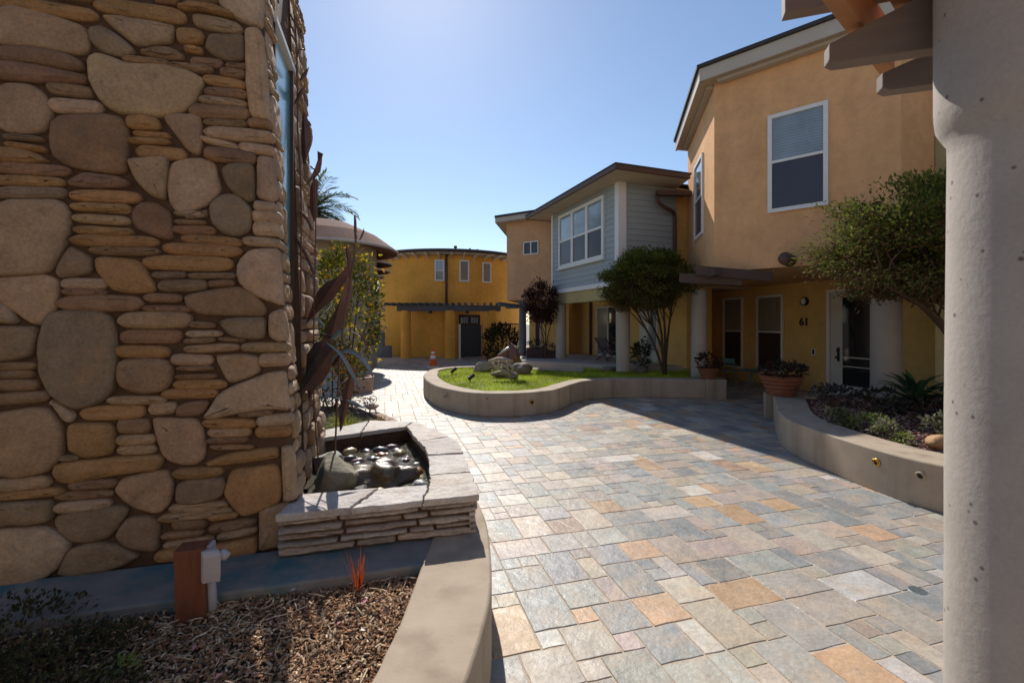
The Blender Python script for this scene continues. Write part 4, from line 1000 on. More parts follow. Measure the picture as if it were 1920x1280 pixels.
bedplant(1562, 797, (.18, .13, .10), 420, .05, PG, 'pale leafy plant nearest the left end of the curved planter bed')
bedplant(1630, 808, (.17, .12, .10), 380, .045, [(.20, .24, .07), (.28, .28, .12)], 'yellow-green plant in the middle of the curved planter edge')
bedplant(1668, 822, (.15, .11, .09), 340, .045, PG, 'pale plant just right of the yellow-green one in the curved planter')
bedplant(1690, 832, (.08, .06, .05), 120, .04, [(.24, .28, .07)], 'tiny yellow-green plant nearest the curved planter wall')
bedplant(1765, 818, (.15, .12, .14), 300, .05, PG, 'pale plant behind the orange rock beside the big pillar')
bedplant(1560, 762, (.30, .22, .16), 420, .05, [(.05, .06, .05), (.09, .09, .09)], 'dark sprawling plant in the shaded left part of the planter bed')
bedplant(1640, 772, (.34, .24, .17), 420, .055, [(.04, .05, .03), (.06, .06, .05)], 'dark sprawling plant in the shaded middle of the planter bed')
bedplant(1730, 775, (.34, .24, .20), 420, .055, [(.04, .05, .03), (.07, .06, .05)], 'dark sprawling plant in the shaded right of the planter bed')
c = G(1760, 840, .35); rock('boulder', (c.x, c.y, .40), (.12, .09, .075), (.42, .24, .11), M['rock'], 'rounded orange-tan rock on the mulch beside the big pillar', 'boulder', None, .22, 1.3, .2, 5)

def agave(c, n, L, label, cols, seedv):
    r = empty('agave', c, label, 'agave', 'agaves by the right column'); rr = random.Random(seedv); m_ = MB()
    for k in range(n):
        a = k*2.399+rr.uniform(-.2, .2); el = lerp(.15, 1.35, (k/n)); l = L*rr.uniform(.8, 1.1)
        pts = []
        for t in (0, .25, .5, .75, 1):
            e2 = el-.35*t*t; h = l*t
            pts.append(Vector(c)+Vector((math.cos(a)*math.cos(e2)*h, math.sin(a)*math.cos(e2)*h, .03+math.sin(e2)*h)))
        wd = L*.19
        m_.blade(pts, [wd*.55, wd*.95, wd, wd*.66, .004], (-math.cos(a)*.5, -math.sin(a)*.5, 1), fold=.16, col=hsh(rr.choice(cols), .2))
    m_.build('leaf_rosette', M['leaf'], r, solid=.006, smooth=False); return r
AG = [(.06, .13, .055), (.09, .17, .05), (.04, .09, .045)]
agave((5.62, 6.35, .37), 26, .52, 'large green agave rosette in front of the concrete column', AG, 4)
agave((5.95, 6.05, .37), 20, .42, 'smaller agave half hidden behind the big pillar', AG, 9)

# ================================================================== BIG PILLAR AND PERGOLA
pc = Vector((1.310, 1.112, 0)); pg_ = empty('pergola_pillar', pc, 'big round grey concrete pillar carrying brown pergola beams at the right edge', 'pergola')
m_ = MB(); prof = [(.19, 0), (.186, .5), (.185, 1.26), (.1792, 1.932), (.18, 1.976), (.190, 1.992), (.203, 2.02), (.2065, 2.06), (.2065, 2.7), (0, 2.702)]
pp = []
for (a, b) in zip(prof, prof[1:]):
    k = max(1, int(abs(b[1]-a[1])/.05)); pp += [(lerp(a[0], b[0], t/k), lerp(a[1], b[1], t/k)) for t in range(k)]
pp.append(prof[-1]); m_.lathe(pc, pp, 72)
m_.v = [(x+(.0012*mnoise.noise(Vector((x*9, y*9, z*5))))*((x-pc.x)*4), y+(.0012*mnoise.noise(Vector((x*9, y*9, z*5+4))))*((y-pc.y)*4), z) for x, y, z in m_.v]
m_.build('column', M['pillar'], pg_, smooth=True)
BD = Vector((-.949, .315, 0)); BN = Vector((.315, .949, 0))
def pbeam(tip, name, mat, z0, ln=2.6, th=.05, ht=.17, tp=.30, e=.062, zl=None):
    t = Vector((tip[0], tip[1], 0))
    prof = [(0, z0+.012), (.02, z0), (ln, z0), (ln, z0+ht), (tp, z0+ht), (.0, z0+e)]
    m_ = MB(); m_.extrude([t-BD*s+Vector((0, 0, z)) for s, z in prof], BN*th); return m_.build(name, mat, pg_, bevel=.003)
pbeam((.969, 1.389), 'beam', M['timber'], 2.29, .46, ht=.21, tp=.36); pbeam((1.263, 1.55), 'beam', M['timber'], 2.289, .9)
RD = Vector((.777, .629, 0))
for (q, z0) in (((1.085, 1.425), 2.405), ((1.215, 1.40), 2.455)):
    m_ = MB(); c = Vector((q[0], q[1], z0)); s_ = Vector((RD.y, -RD.x, 0)); m_.obox(c-RD*1.0-s_*.022, RD*1.35, s_*.044, (0, 0, .14)); m_.build('rafter', M['rafter'], pg_, bevel=.003)
m_ = MB(); tp = P(1472, 24, 1.52); m_.obox(tp-BD*0, BD*-.80, BN*.05, (0, 0, .09)); m_.build('purlin', M['timber'], pg_, bevel=.003)
# ================================================================== BUILDING HELPERS
def v3(p2, z): return Vector((p2[0], p2[1], z))
def window(root, o, u, n, w_, h, cols=1, split=.5, fw=.055, up='sky_glass', lo='screen', sill=True, frame='white', label=None, rail=True):
    """o: bottom-left corner on the wall face, u: rightwards, n: outwards"""
    o = Vector(o); u = Vector(u).normalized(); n = Vector(n).normalized(); Z = Vector((0, 0, 1)); d = n*.045
    m_ = MB(); o1 = o-n*.005
    m_.obox(o1, u*w_, d, Z*fw); m_.obox(o1+Z*(h-fw), u*w_, d, Z*fw)
    hz = Z*(h-2*fw); o2 = o1+Z*fw
    m_.obox(o2, u*fw, d, hz); m_.obox(o2+u*(w_-fw), u*fw, d, hz)
    cw_ = (w_-2*fw-(cols-1)*fw*1.3)/cols
    panes = []
    for c_ in range(cols):
        x0 = fw+c_*(cw_+fw*1.3)
        if c_: m_.obox(o2+u*(x0-fw*1.3), u*fw*1.3, d*.95, hz)
        zs = split*h
        if rail: m_.obox(o1+u*x0+Z*(zs-fw*.35), u*cw_, d*.85, Z*fw*.7)
        panes.append((x0, cw_, fw, zs-fw*.35 if rail else h-fw, lo))
        if rail: panes.append((x0, cw_, zs+fw*.35, h-fw, up))
    if sill: m_.obox(o1-u*.03-Z*.045, u*(w_+.06), n*.075, Z*.044)
    wn = m_.build('window', M[frame], root)
    if label: lab(wn, label)
    for (x0, cwid, z0, z1, mt) in panes:
        m_ = MB(); m_.obox(o+u*x0+Z*z0+n*.002, u*cwid, n*.012, Z*(z1-z0)); m_.build('pane', M[mt], wn)
        if mt == 'sky_glass' and cwid > .3:
            pass
    return wn
def digits(root, text, pos, n, size, mat='black'):
    cu = bpy.data.curves.new('house_number', 'FONT'); cu.body = text; cu.size = size; cu.extrude = .008; cu.offset = .004
    cu.align_x = 'CENTER'; cu.align_y = 'CENTER'; cu.materials.append(M[mat])
    o = bpy.data.objects.new('house_number', cu); COL.objects.link(o)
    n = Vector(n).normalized(); Z = Vector((0, 0, 1)); r_ = Z.cross(n)
    o.rotation_euler = Matrix((r_, Z, n)).transposed().to_euler()
    me = None
    dg = bpy.context.evaluated_depsgraph_get(); me = bpy.data.meshes.new_from_object(o.evaluated_get(dg)); o2 = bpy.data.objects.new('house_number', me); COL.objects.link(o2)
    o2.rotation_euler = o.rotation_euler; bpy.data.objects.remove(o); o2.name = 'house_number'
    o2.location = Vector(pos)+n*.012-world_loc(root); o2.parent = root; return o2
def wallbox(mb, a, b, z0, z1, th, inward):
    a = Vector((a[0], a[1], 0)); b = Vector((b[0], b[1], 0)); mb.obox(a+Vector((0, 0, z0)), b-a, Vector((inward[0], inward[1], 0))*th, (0, 0, z1-z0))

# ================================================================== PATIO OF THE BLUE HOUSE
FL = .455
BO = Vector((1.219, 13.68, 0)); BU = Vector((.3486, -.937, 0)).normalized(); BV = Vector((.937, .3486, 0)).normalized()
def BH(a, b, z=0.0): v = BO+BU*a+BV*b; return Vector((v.x, v.y, z))
m_ = MB(); m_.prism([(.05, 12.75), (.75, 12.25), (1.55, 11.85), (2.05, 11.5), (2.4, 11.0), BH(3.4, 1.2)[:2], BH(3.6, 2.2)[:2], BH(-4, 2.2)[:2], (-.4, 16.5), (-.25, 14)], 0, FL)
tag(m_.build('patio', M['conc_grey'], bevel=.015), kind='structure')

# ================================================================== BLUE-GREY HOUSE
ho = empty('blue_house', BH(1.7, 2.0, 0), 'two storey house with blue-grey boarded upper floor, white triple window and two round columns', 'house')
ZB, ZS = 2.36, 4.72
def laps(mb, o, u, n, w_, z0, z1, pitch=.135):
    z = z0
    while z < z1-.01:
        h = min(pitch, z1-z); o1 = Vector(o)+Vector((0, 0, z)); u_ = Vector(u)*w_; nn = Vector(n)
        a = o1+nn*.016; b = a+u_; c_ = o1+u_+nn*.002+Vector((0, 0, h)); d_ = o1+nn*.002+Vector((0, 0, h))
        mb.add([a, b, c_, d_, o1, o1+u_], [(0, 1, 2, 3), (4, 5, 1, 0)]); z += h
m_ = MB(); laps(m_, BH(0, 0), BU, -BV, 3.5, ZB+.10, ZS); laps(m_, BH(3.5, 0), BV, BU, 1.6, ZB+.10, ZS)
m_.obox(BH(.0, .005, ZB), BU*3.495, BV*1.6, (0, 0, ZS-ZB)); m_.build('wall', M['siding'], ho)
m_ = MB(); m_.obox(BH(-.02, -.035, ZB-.005), BU*3.56, BV*.05, (0, 0, .11)); m_.obox(BH(3.49, .02, ZB-.005), BU*.045, BV*1.55, (0, 0, .11)); m_.build('base_trim', M['white'], ho)
m_ = MB(); m_.obox(BH(-.03, -.03, ZB+.107), BU*.09, BV*.045, (0, 0, ZS-ZB-.11)); m_.build('corner_board', M['white'], ho)
m_ = MB(); m_.obox(BH(3.38, -.032, ZB+.107), BU*.155, BV*.045, (0, 0, ZS-ZB-.11)); m_.obox(BH(3.495, .0125, ZB+.107), BU*.04, BV*.17, (0, 0, ZS-ZB-.11)); m_.build('corner_board', M['white'], ho)
window(ho, BH(.5, -.016, 3.06), BU, -BV, 2.42, 1.52, 3, .5, .085, 'sky_glass', 'screen')
# eaves and roof
e0, e1_, f0 = -.70, 4.2, -.52
RP = [(e0, f0), (e1_, f0), (e1_, 1.38), (3.5, 1.62), (3.5, 4.1), (e0, 4.1)]
m_ = MB(); m_.prism([BH(*q)[:2] for q in RP], ZS, ZS+.03); sf = m_.build('soffit', M['soffit'], ho)
m_ = MB()
for k in range(10): m_.obox(BH(e0+.05+k*.5, f0+.05, ZS-.008), BU*.02, BV*.55, (0, 0, .0075))
m_.build('soffit_joint', M['fascia'], sf)
m_ = MB(); m_.obox(BH(e0-.05, f0-.06, ZS-.01), BU*(e1_-e0+.11), BV*.06, (0, 0, .13)); m_.obox(BH(e1_, f0, ZS-.01), BU*.06, BV*1.9, (0, 0, .13)); m_.obox(BH(e0-.06, f0, ZS-.01), BU*.06, BV*1.4, (0, 0, .13)); m_.build('gutter', M['brown_metal'], ho, bevel=.02)
m_ = MB(); RQ = [(e0-.06, f0-.07), (e1_+.07, f0-.07), (e1_+.07, 1.4), (3.55, 1.66), (3.55, 4.1), (e0-.06, 4.1)]
tv = [BH(*q, ZS+.125) for q in RQ]; bv = [BH(*q, ZS+.095) for q in RQ]; r0 = BH(1.7, 1.8, ZS+.62); k = len(tv)
m_.add(tv+[r0]+bv, [(i, (i+1) % k, k) for i in range(k)]+[(k+1+i, k+1+(i+1) % k, (i+1) % k, i) for i in range(k)]+[tuple(range(2*k, k, -1))])
m_.build('roof', M['roofing'], ho)
# ground floor
m_ = MB(); m_.obox(BH(.05, .02, 2.05), BU*3.6, BV*.22, (0, 0, ZB-2.055)); m_.build('porch_beam', M['olive'], ho)
m_ = MB(); m_.obox(BH(-.05, .26, ZB-.10), BU*3.6, BV*1.55, (0, 0, .09)); m_.build('porch_ceiling', M['soffit'], ho)
m_ = MB(); m_.obox(BH(-4.2, 1.8, FL-.05), BU*7.85, BV*.15, (0, 0, ZB-FL+.05)); m_.obox(BH(3.5, 1.95, 0), BU*.15, BV*.62, (0, 0, 2.35)); wallbox(m_, BH(3.5, 2.57)[:2], (5.57, 13.0), 0, 2.34, .1, (1, -.2)); m_.build('lower_wall', M['yellow'], ho)
for a in (.36, 3.52):
    c0 = BH(a, .10, FL); m_ = MB(); m_.lathe(c0, [(.155, -.06), (.155, 2.05-FL)], 28); m_.build('column', M['conc_grey'], ho, smooth=True)
m_ = MB(); m_.tube([BH(-.76, 1.74, FL), BH(-.76, 1.74, ZB-.1)], .045, 10); m_.build('downspout', M['brown_metal'], ho, smooth=True)
# sliding door
m_ = MB(); z0, z1 = FL+.01, 2.02
for a in (-.40, .24, .72): m_.obox(BH(a, 1.795, z0+.05), BU*.06, -BV*.05, (0, 0, z1-z0-.11))
m_.obox(BH(-.40, 1.795, z1-.06), BU*1.18, -BV*.05, (0, 0, .06)); m_.obox(BH(-.40, 1.795, z0), BU*1.18, -BV*.05, (0, 0, .05))
dr = m_.build('sliding_door', M['offwhite'], ho)
for a, w_, mt in ((-.34, .58, 'curtain'), (.30, .42, 'glass')):
    m_ = MB(); m_.obox(BH(a, 1.79, z0+.05), BU*w_, -BV*.02, (0, 0, z1-z0-.11)); m_.build('pane', M[mt], dr)
m_ = MB(); m_.obox(BH(1.84, 1.795, z0), BU*.78, -BV*.03, (0, 0, 1.62)); dr = m_.build('front_door', M['offwhite'], ho)
m_ = MB(); m_.obox(BH(2.22, 1.76, z0+.3), BU*.34, -BV*.012, (0, 0, 1.22)); m_.build('pane', M['sky_glass'], dr)
m_ = MB(); m_.tube([BH(2.13, 1.765, 1.12), BH(2.13, 1.70, 1.12)], .022, 8); m_.build('handle', M['black'], dr)
digits(ho, '59', BH(1.25, 1.79, 1.5), -BV, .20)
# linking wall, gutter and bent downspout beside house 61
m_ = MB(); wallbox(m_, BH(3.5, 1.6)[:2], (4.42, 11.14), ZB, 4.6, .25, (-.15, .98)); m_.build('link_wall', M['yellow'], ho)
m_ = MB(); gA, gB = P(1231, 362, 10.5), P(1296, 348, 10.55); gB.z = gA.z
m_.bar(gA, gB, .12, .10); m_.bar(gA+Vector((.08, .42, .06)), gB+Vector((0, .45, .06)), .8, .03); m_.build('link_gutter', M['brown_metal'], ho)
m_ = MB(); m_.tube(smooth_line([P(1234, 368, 10.5), P(1235, 379, 10.52), P(1247, 389, 10.6), P(1261, 397, 10.8), P(1265, 412, 10.88), P(1265, 500, 10.88), P(1265, 560, 10.88)], 3), .045, 10); m_.build('downspout', M['brown_metal'], ho, smooth=True)

# ================================================================== HOUSE 61
h6 = empty('peach_house', (5.5, 10.0, 0), 'peach stucco house numbered 61 with angled upper floor, white windows and yellow ground floor', 'house')
HC = Vector((3.6, 8.1, 0)); HF = Vector((.737, -.676, 0)); HG = Vector((.2228, .9749, 0)); NFt = Vector((-.676, -.737, 0)); NG = Vector((-.9749, .2228, 0))
Z0, Z1 = 2.40, 5.76
e1p = HC+HF*2.53; e2p = e1p+Vector((.963, .269, 0))*.68; e3p = e2p+Vector((.62, -.78, 0))*2.4; gp_ = HC+HG*3.05
m_ = MB(); poly = [HC, e1p, e2p, e3p, e3p+Vector((4, 3, 0)), Vector((9, 12, 0)), gp_+Vector((2, .5, 0)), gp_]
m_.prism([(p.x, p.y) for p in poly], Z0, Z1); m_.build('upper_wall', M['peach'], h6)
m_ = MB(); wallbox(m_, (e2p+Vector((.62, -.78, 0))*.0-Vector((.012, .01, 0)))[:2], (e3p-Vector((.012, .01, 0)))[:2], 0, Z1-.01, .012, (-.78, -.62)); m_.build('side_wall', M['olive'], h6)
window(h6, HC+HF*.86+Vector((0, 0, 3.30)), HF, NFt, .825, 1.60, 1, .515, .062, 'sky_glass', 'screen', False)
window(h6, HC+HG*1.95+Vector((0, 0, 3.28)), -HG, NG, .95, 1.62, 1, .5, .062, 'sky_glass', 'screen', False)
def offc(d_):   # roof corner at overhang d_
    x = None
    det = NFt.x*NG.y-NFt.y*NG.x
    mx = (d_*NG.y-d_*NFt.y)/det; my = (NFt.x*d_-NG.x*d_)/det
    return HC+Vector((mx, my, 0))
oc = offc(.24); og_ = gp_+NG*.24+HG*.12; of_ = e1p+NFt*.24+HF*.10
m_ = MB(); rp_ = [oc, of_, of_+Vector((.9, .6, 0)), e3p+Vector((-.1, -.3, 0)), e3p+Vector((4, 3, 0)), Vector((9, 12, 0)), og_+Vector((2.2, .5, 0)), og_]
m_.prism([(p.x, p.y) for p in rp_], Z1, Z1+.03); m_.build('soffit', M['soffit'], h6)
m_ = MB(); oc2 = offc(.275)
m_.extrude([oc2+Vector((0, 0, Z1-.02)), oc2+Vector((0, 0, Z1+.20)), of_+NFt*.035+Vector((0, 0, Z1+.20)), of_+NFt*.035+Vector((0, 0, Z1-.02))], -NFt*.035)
m_.extrude([oc2+Vector((0, 0, Z1-.02)), oc2+Vector((0, 0, Z1+.20)), og_+NG*.035+Vector((0, 0, Z1+.20)), og_+NG*.035+Vector((0, 0, Z1-.02))], -NG*.035)
m_.bar(HC+NFt*.08+HF*.1+Vector((0, 0, Z1-.035)), e1p+NFt*.08+Vector((0, 0, Z1-.035)), .14, .06)
m_.bar(HC+NG*.06+HG*.05+Vector((0, 0, Z1-.035)), gp_+NG*.06+Vector((0, 0, Z1-.035)), .11, .06)
m_.build('fascia', M['fascia'], h6)
oc3 = offc(.32); of3 = of_+NFt*.08; og3 = og_+NG*.08
m_ = MB(); tops = [oc3, of3, of3+Vector((.9, .6, 0)), e3p+Vector((-.2, -.4, 0)), Vector((12, 8, 0)), Vector((9, 12, 0)), og3+Vector((2.2, .5, 0)), og3]
m_.prism([(p.x, p.y) for p in tops], Z1+.202, Z1+.26)
pk = Vector((7.5, 9.8, Z1+1.1)); bvs = [Vector((p.x, p.y, Z1+.262)) for p in tops]; k = len(bvs)
m_.add(bvs+[pk], [(i, (i+1) % k, k) for i in range(k)]); m_.build('roof', M['roofing'], h6)
# ground floor, set back on the line of the paving
W0 = Vector((5.56, 13.0, 0)); WU = Vector((.2858, -.9583, 0)); WN = Vector((-.9583, -.2858, 0))
def WP(t, d=0.0, z=0.0): v = W0+WU*t+WN*d; return Vector((v.x, v.y, z))
m_ = MB(); m_.obox(WP(-1.2, 0, 0), WU*8.6, -WN*.15, (0, 0, Z0-.003)); m_.build('lower_wall', M['yellow'], h6)
m_ = MB(); m_.obox(WP(-1.1, .35, Z0-.22), WU*5.2, WN*.0+WN*1.0, (0, 0, .0)) if False else m_.obox(WP(-.6, 0.0, Z0-.012), WU*.1, WN*.1, (0, 0, .01)); m_.build('soffit_vent', M['fascia'], h6)
wdws = ((.67, .69), (1.80, .77))
for t0, wd in wdws: window(h6, WP(t0, 0, .33), WU, WN, wd, 1.83, 1, .52, .05, 'curtain', 'glass', False)
# front door with frame and glass
m_ = MB(); zt = 2.12
m_.obox(WP(3.66, 0, .0), WU*.07, WN*.07, (0, 0, zt)); m_.obox(WP(4.62, 0, .0), WU*.07, WN*.07, (0, 0, zt)); m_.obox(WP(3.66, 0, zt), WU*1.03, WN*.07, (0, 0, .07)); m_.build('door_frame', M['white'], h6)
m_ = MB(); m_.obox(WP(3.735, 0, .03), WU*.88, WN*.035, (0, 0, zt-.035)); dr = m_.build('front_door', M['offwhite'], h6)
m_ = MB(); m_.obox(WP(3.99, .035, .25), WU*.58, WN*.012, (0, 0, 1.76)); gl = m_.build('glazing', M['glass'], dr)
m_ = MB(); m_.obox(WP(3.99, .048, .80), WU*.58, WN*.004, (0, 0, .022)); m_.obox(WP(3.99, .048, .62), WU*.58, WN*.004, (0, 0, .018)); m_.build('glazing_bar', M['offwhite'], gl)
m_ = MB(); m_.tube([WP(3.90, .035, .80), WP(3.90, .10, .80)], .028, 10); m_.tube([WP(3.90, .035, .94), WP(3.90, .07, .94)], .028, 10); m_.obox(WP(3.875, .035, .72), WU*.05, WN*.01, (0, 0, .28)); m_.build('lock', M['black'], dr)
m_ = MB(); m_.obox(WP(3.6, .0, .0), WU*1.15, WN*.35, (0, 0, .028)); m_.build('threshold', M['conc_grey'], h6)
digits(h6, '61', WP(3.10, 0, 1.515), WN, .24)
lp = WP(3.12, 0, 1.97); m_ = MB(); m_.tube([lp, lp+WN*.05], .095, 20); la = m_.build('wall_lamp', M['black'], h6)
m_ = MB(); m_.blob(lp+WN*.05, (.055, .055, .075), 14, 8, 0); m_.build('lamp_lens', M['refl'], la, smooth=True)
m_ = MB(); m_.obox(WP(3.28, 0, .80), WU*.09, WN*.02, (0, 0, .15)); cr = m_.build('intercom', M['white'], h6); m_ = MB(); m_.obox(WP(3.315, .021, .82), WU*.04, WN*.012, (0, 0, .11)); m_.build('keypad', M['black'], cr)
m_ = MB(); m_.obox(WP(3.33, 0, .06), WU*.08, WN*.03, (0, 0, .12)); m_.build('outlet_cover', M['grey_pvc'], h6)
c0 = Vector((5.92, 7.2, 0)); m_ = MB(); m_.lathe(c0, [(.205, 0), (.20, Z0)], 32); m_.build('column', M['conc_grey'], h6, smooth=True)
c0 = P(1311, 700, 9.75); c0.z = .3; m_ = MB(); m_.lathe(c0, [(.17, 0), (.165, 1.90)], 28); m_.build('column', M['conc_grey'], h6, smooth=True)
m_ = MB()
for (a_, b_, Ya, Yb) in (((1274, 521), (1392, 527), 8.1, 7.7), ((1306, 507), (1447, 519), 7.9, 7.5)):
    m_.bar(P(*a_, Ya), P(*b_, Yb), .12, .16)
m_.bar(P(1300, 527, 8.4), P(1345, 508, 7.6), .12, .13)
m_.build('trellis_beam', M['dark_timber'], h6, bevel=.01)
m_ = MB(); a = HC+HF*1.17+Vector((0, 0, 2.50)); m_.tube([a-NFt*.05, a+NFt*.32], .10, 16); m_.build('scupper', M['brown_metal'], h6, smooth=True)
m_ = MB(); m_.prism([(gp_-HG*.1).to_tuple()[:2], (gp_+Vector((2, .45, 0))).to_tuple()[:2], (7.2, 13.6), (5.2, 14.4), (3.9, 11.6)], 2.345, 2.395); m_.build('porch_ceiling', M['soffit'], h6)

# ================================================================== TAN HOUSE BEHIND THE BLUE ONE
t3 = empty('tan_house', (1.2, 16.5, 0), 'tan stucco house with a small white sliding window left of the blue house', 'house')
TO = Vector((-.18, 15.5, 0)); TU = Vector((.848, -.53, 0)); TN = Vector((-.53, -.848, 0))
m_ = MB(); q = TO+TU*2.2; m_.prism([(TO.x, TO.y), (q.x, q.y), (q.x+1.5, q.y+2.2), (1.2, 20), (.5, 20)], 2.27, 4.88); m_.build('upper_wall', M['tan'], t3)
m_ = MB(); a = TO+TN*.3-TU*.25; b = q+TN*.3; m_.prism([(a.x, a.y), (b.x, b.y), (2.8, 16), (1.4, 20.5), (.2, 20.5)], 4.88, 4.92); m_.build('soffit', M['soffit'], t3)
m_ = MB(); m_.bar(a+Vector((0, 0, 4.96)), b+Vector((0, 0, 4.96)), .04, .16); m_.bar(a+Vector((0, 0, 4.96)), Vector((.2, 20.5, 4.96)), .04, .16); m_.build('fascia', M['fascia'], t3)
m_ = MB(); m_.prism([(a.x-.04, a.y-.04), (b.x, b.y-.05), (2.8, 16), (1.4, 20.5), (.15, 20.5)], 5.045, 5.11); m_.build('roof', M['roofing'], t3)
def ton(px, z): r_ = (px-CX)/F; t = (r_*TO.y-TO.x)/(TU.x-r_*TU.y); return TO+TU*t+Vector((0, 0, z))
a, b = ton(982, 3.74), ton(1010.5, 3.74); wn = window(t3, a, TU, TN, (b-a).length, .44, 2, .5, .035, 'sky_glass', 'screen', False, rail=False)
m_ = MB(); lo1, lo2 = Vector((.62, 16.4, 0)), Vector((1.9, 15.2, 0)); m_.obox(lo1, lo2-lo1, Vector((.1, .15, 0)), (0, 0, 2.26)); m_.build('lower_wall', M['yellow'], t3)
dd = (lo2-lo1).normalized(); dn = Vector((-dd.y, dd.x, 0)); dn = dn if dn.y < 0 else -dn
m_ = MB(); m_.obox(lo1+dd*.32+dn*.002+Vector((0, 0, FL)), dd*.20, dn*.03, (0, 0, 1.6)); m_.build('doorway', M['dark_wood'], t3)
m_ = MB(); m_.obox(lo1+dd*.53+dn*.002+Vector((0, 0, FL)), dd*.05, dn*.05, (0, 0, 1.45)); m_.build('door_jamb', M['offwhite'], t3)
c0 = P(980, 640, 14.6); c0.z = .2; m_ = MB(); m_.lathe(c0, [(.12, 0), (.115, 2.0)], 24); m_.build('column', M['slate_timber'], t3, smooth=True)
m_ = MB(); m_.bar(P(935, 570, 14.0), P(990, 576, 14.7), .12, .12); m_.bar(P(950, 576, 14.9), P(1040, 572, 14.0), .12, .10); m_.build('trellis_beam', M['slate_timber'], t3)

# ================================================================== OCHRE ROUND BUILDING
rb = empty('round_house', (-3.14, 23.3, 0), 'round ochre two storey building with three narrow windows at the far end', 'house')
RC = Vector((-3.14, 23.3, 0)); RR = 3.5
def on_cyl(px, r_=RR):
    d_ = Vector(((px-CX)/F, 1, 0)); dl = d_.length; d_ /= dl
    bq = d_.dot(RC); cq = RC.dot(RC)-r_*r_; t = bq-math.sqrt(max(0, bq*bq-cq)); p = d_*t; n_ = (p-RC).normalized(); return p, n_
ZR = 4.45
m_ = MB(); m_.lathe(RC, [(RR, 0), (RR, ZR)], 96); m_.build('wall', M['ochre'], rb, smooth=True)
m_ = MB(); m_.lathe(RC, [(RR-.1, ZR), (RR+.5, ZR+.08), (RR+.5, ZR+.11)], 96); m_.build('soffit', M['offwhite'], rb, smooth=False)
m_ = MB(); m_.lathe(RC, [(RR+.52, ZR+.06), (RR+.55, ZR+.17), (RR+.5, ZR+.21), (2, ZR+.26), (0, ZR+.30)], 96); rf = m_.build('roof', M['roofing'], rb)
m_ = MB()
for k in range(44):
    a_ = 6.283*k/44; d_ = Vector((math.cos(a_), math.sin(a_), 0)); sd_ = Vector((-d_.y, d_.x, 0))
    m_.extrude([RC+d_*(RR+.0)+Vector((0, 0, ZR-.16))-sd_*.035, RC+d_*(RR+.48)+Vector((0, 0, ZR+.0))-sd_*.035, RC+d_*(RR+.48)+Vector((0, 0, ZR+.075))-sd_*.035, RC+d_*(RR+.0)+Vector((0, 0, ZR+.0))-sd_*.035], sd_*.07)
m_.build('rafter_tail', M['offwhite'], rb)
for px, r_, h in ((729, .09, .5), (854, .05, .32), (866, .03, .2), (881, .03, .25), (895, .035, .25), (925, .03, .28)):
    p, n_ = on_cyl(px, 2.9 if px < 740 else 2.2); m_ = MB()
    m_.lathe((p.x, p.y, ZR+.2), [(r_, 0), (r_, h), (r_*1.5, h), (r_*1.5, h+.1), (0, h+.1)], 10); m_.build('vent_pipe', M['brown_metal'], rf)
for (pa, pb, zt_, zb_) in ((815, 833.5, 487, 527), (861, 879.5, 488, 528), (904, 920.5, 492, 530)):
    p, n_ = on_cyl((pa+pb)/2, RR+.01); pl, _ = on_cyl(pa); pr_, _ = on_cyl(pb); u_ = Vector((0, 0, 1)).cross(n_).normalized()
    if u_.x < 0: u_ = -u_
    wd = (pr_-pl).length; zb = EYE-(zb_-HY)/F*p.y; zt2 = EYE-(zt_-HY)/F*p.y
    window(rb, p-u_*wd/2+Vector((0, 0, zb)), u_, n_, wd, zt2-zb, 1, .5, .06, 'sky_glass', 'curtain', False, rail=(pa < 820))
p, n_ = on_cyl(837, RR+.06); m_ = MB(); m_.tube([Vector((p.x, p.y, 2.2)), Vector((p.x, p.y, ZR))], .055, 8); m_.build('downspout', M['brown_metal'], rb, smooth=True)
pd_, nd = on_cyl(880, RR+.01); ud = Vector((0, 0, 1)).cross(nd).normalized(); ud = ud if ud.x > 0 else -ud
m_ = MB(); m_.obox(pd_-ud*.48, ud*.96, nd*.05, (0, 0, 1.85)); dr = m_.build('double_door', M['dark_wood'], rb)
for s_ in (-.4, .06):
    m_ = MB()
    for i in range(3): m_.obox(pd_+ud*(s_+i*.115)+nd*.051+Vector((0, 0, 1.48)), ud*.085, nd*.006, (0, 0, .26))
    m_.build('pane', M['sky_glass'], dr)
p, n_ = on_cyl(721, RR+.01); m_ = MB(); m_.obox(p+Vector((0, 0, 2.05)), Vector((.11, 0, 0)), n_*.08, (0, 0, .28)); m_.build('wall_lamp', M['grey_pvc'], rb)
# pergola in front of it
pr2 = empty('round_house_pergola', (-2.7, 19.2, 0), 'slate grey pergola on thick ochre columns before the round ochre building', 'pergola')
cps = []
for px, y_ in ((761, 19.3), (844, 19.1), (923, 19.3)):
    c0 = Vector(((px-CX)/F*y_, y_, 0)); cps.append(c0); m_ = MB(); m_.lathe(c0, [(.215, 0), (.21, 2.02)], 28); m_.build('column', M['ochre'], pr2, smooth=True)
m_ = MB(); zz = 2.11
for a, b in ((cps[0]+Vector((-.35, .05, zz)), cps[1]+Vector((0, 0, zz))), (cps[1]+Vector((0, 0, zz)), cps[2]+Vector((.35, .05, zz)))):
    for o_ in (-.13, .13): m_.bar(a+Vector((0, o_, 0)), b+Vector((0, o_, 0)), .09, .24)
m_.build('beam', M['slate_timber'], pr2)
m_ = MB()
for k in range(19):
    t = k/18; x = lerp(cps[0].x-.75, cps[2].x+.55, t); m_.bar(Vector((x, 18.75, zz+.17)), Vector((x+(x+2.6)*-.06, 19.75, zz+.17)), .06, .11)
m_.build('slat', M['slate_timber'], pr2)
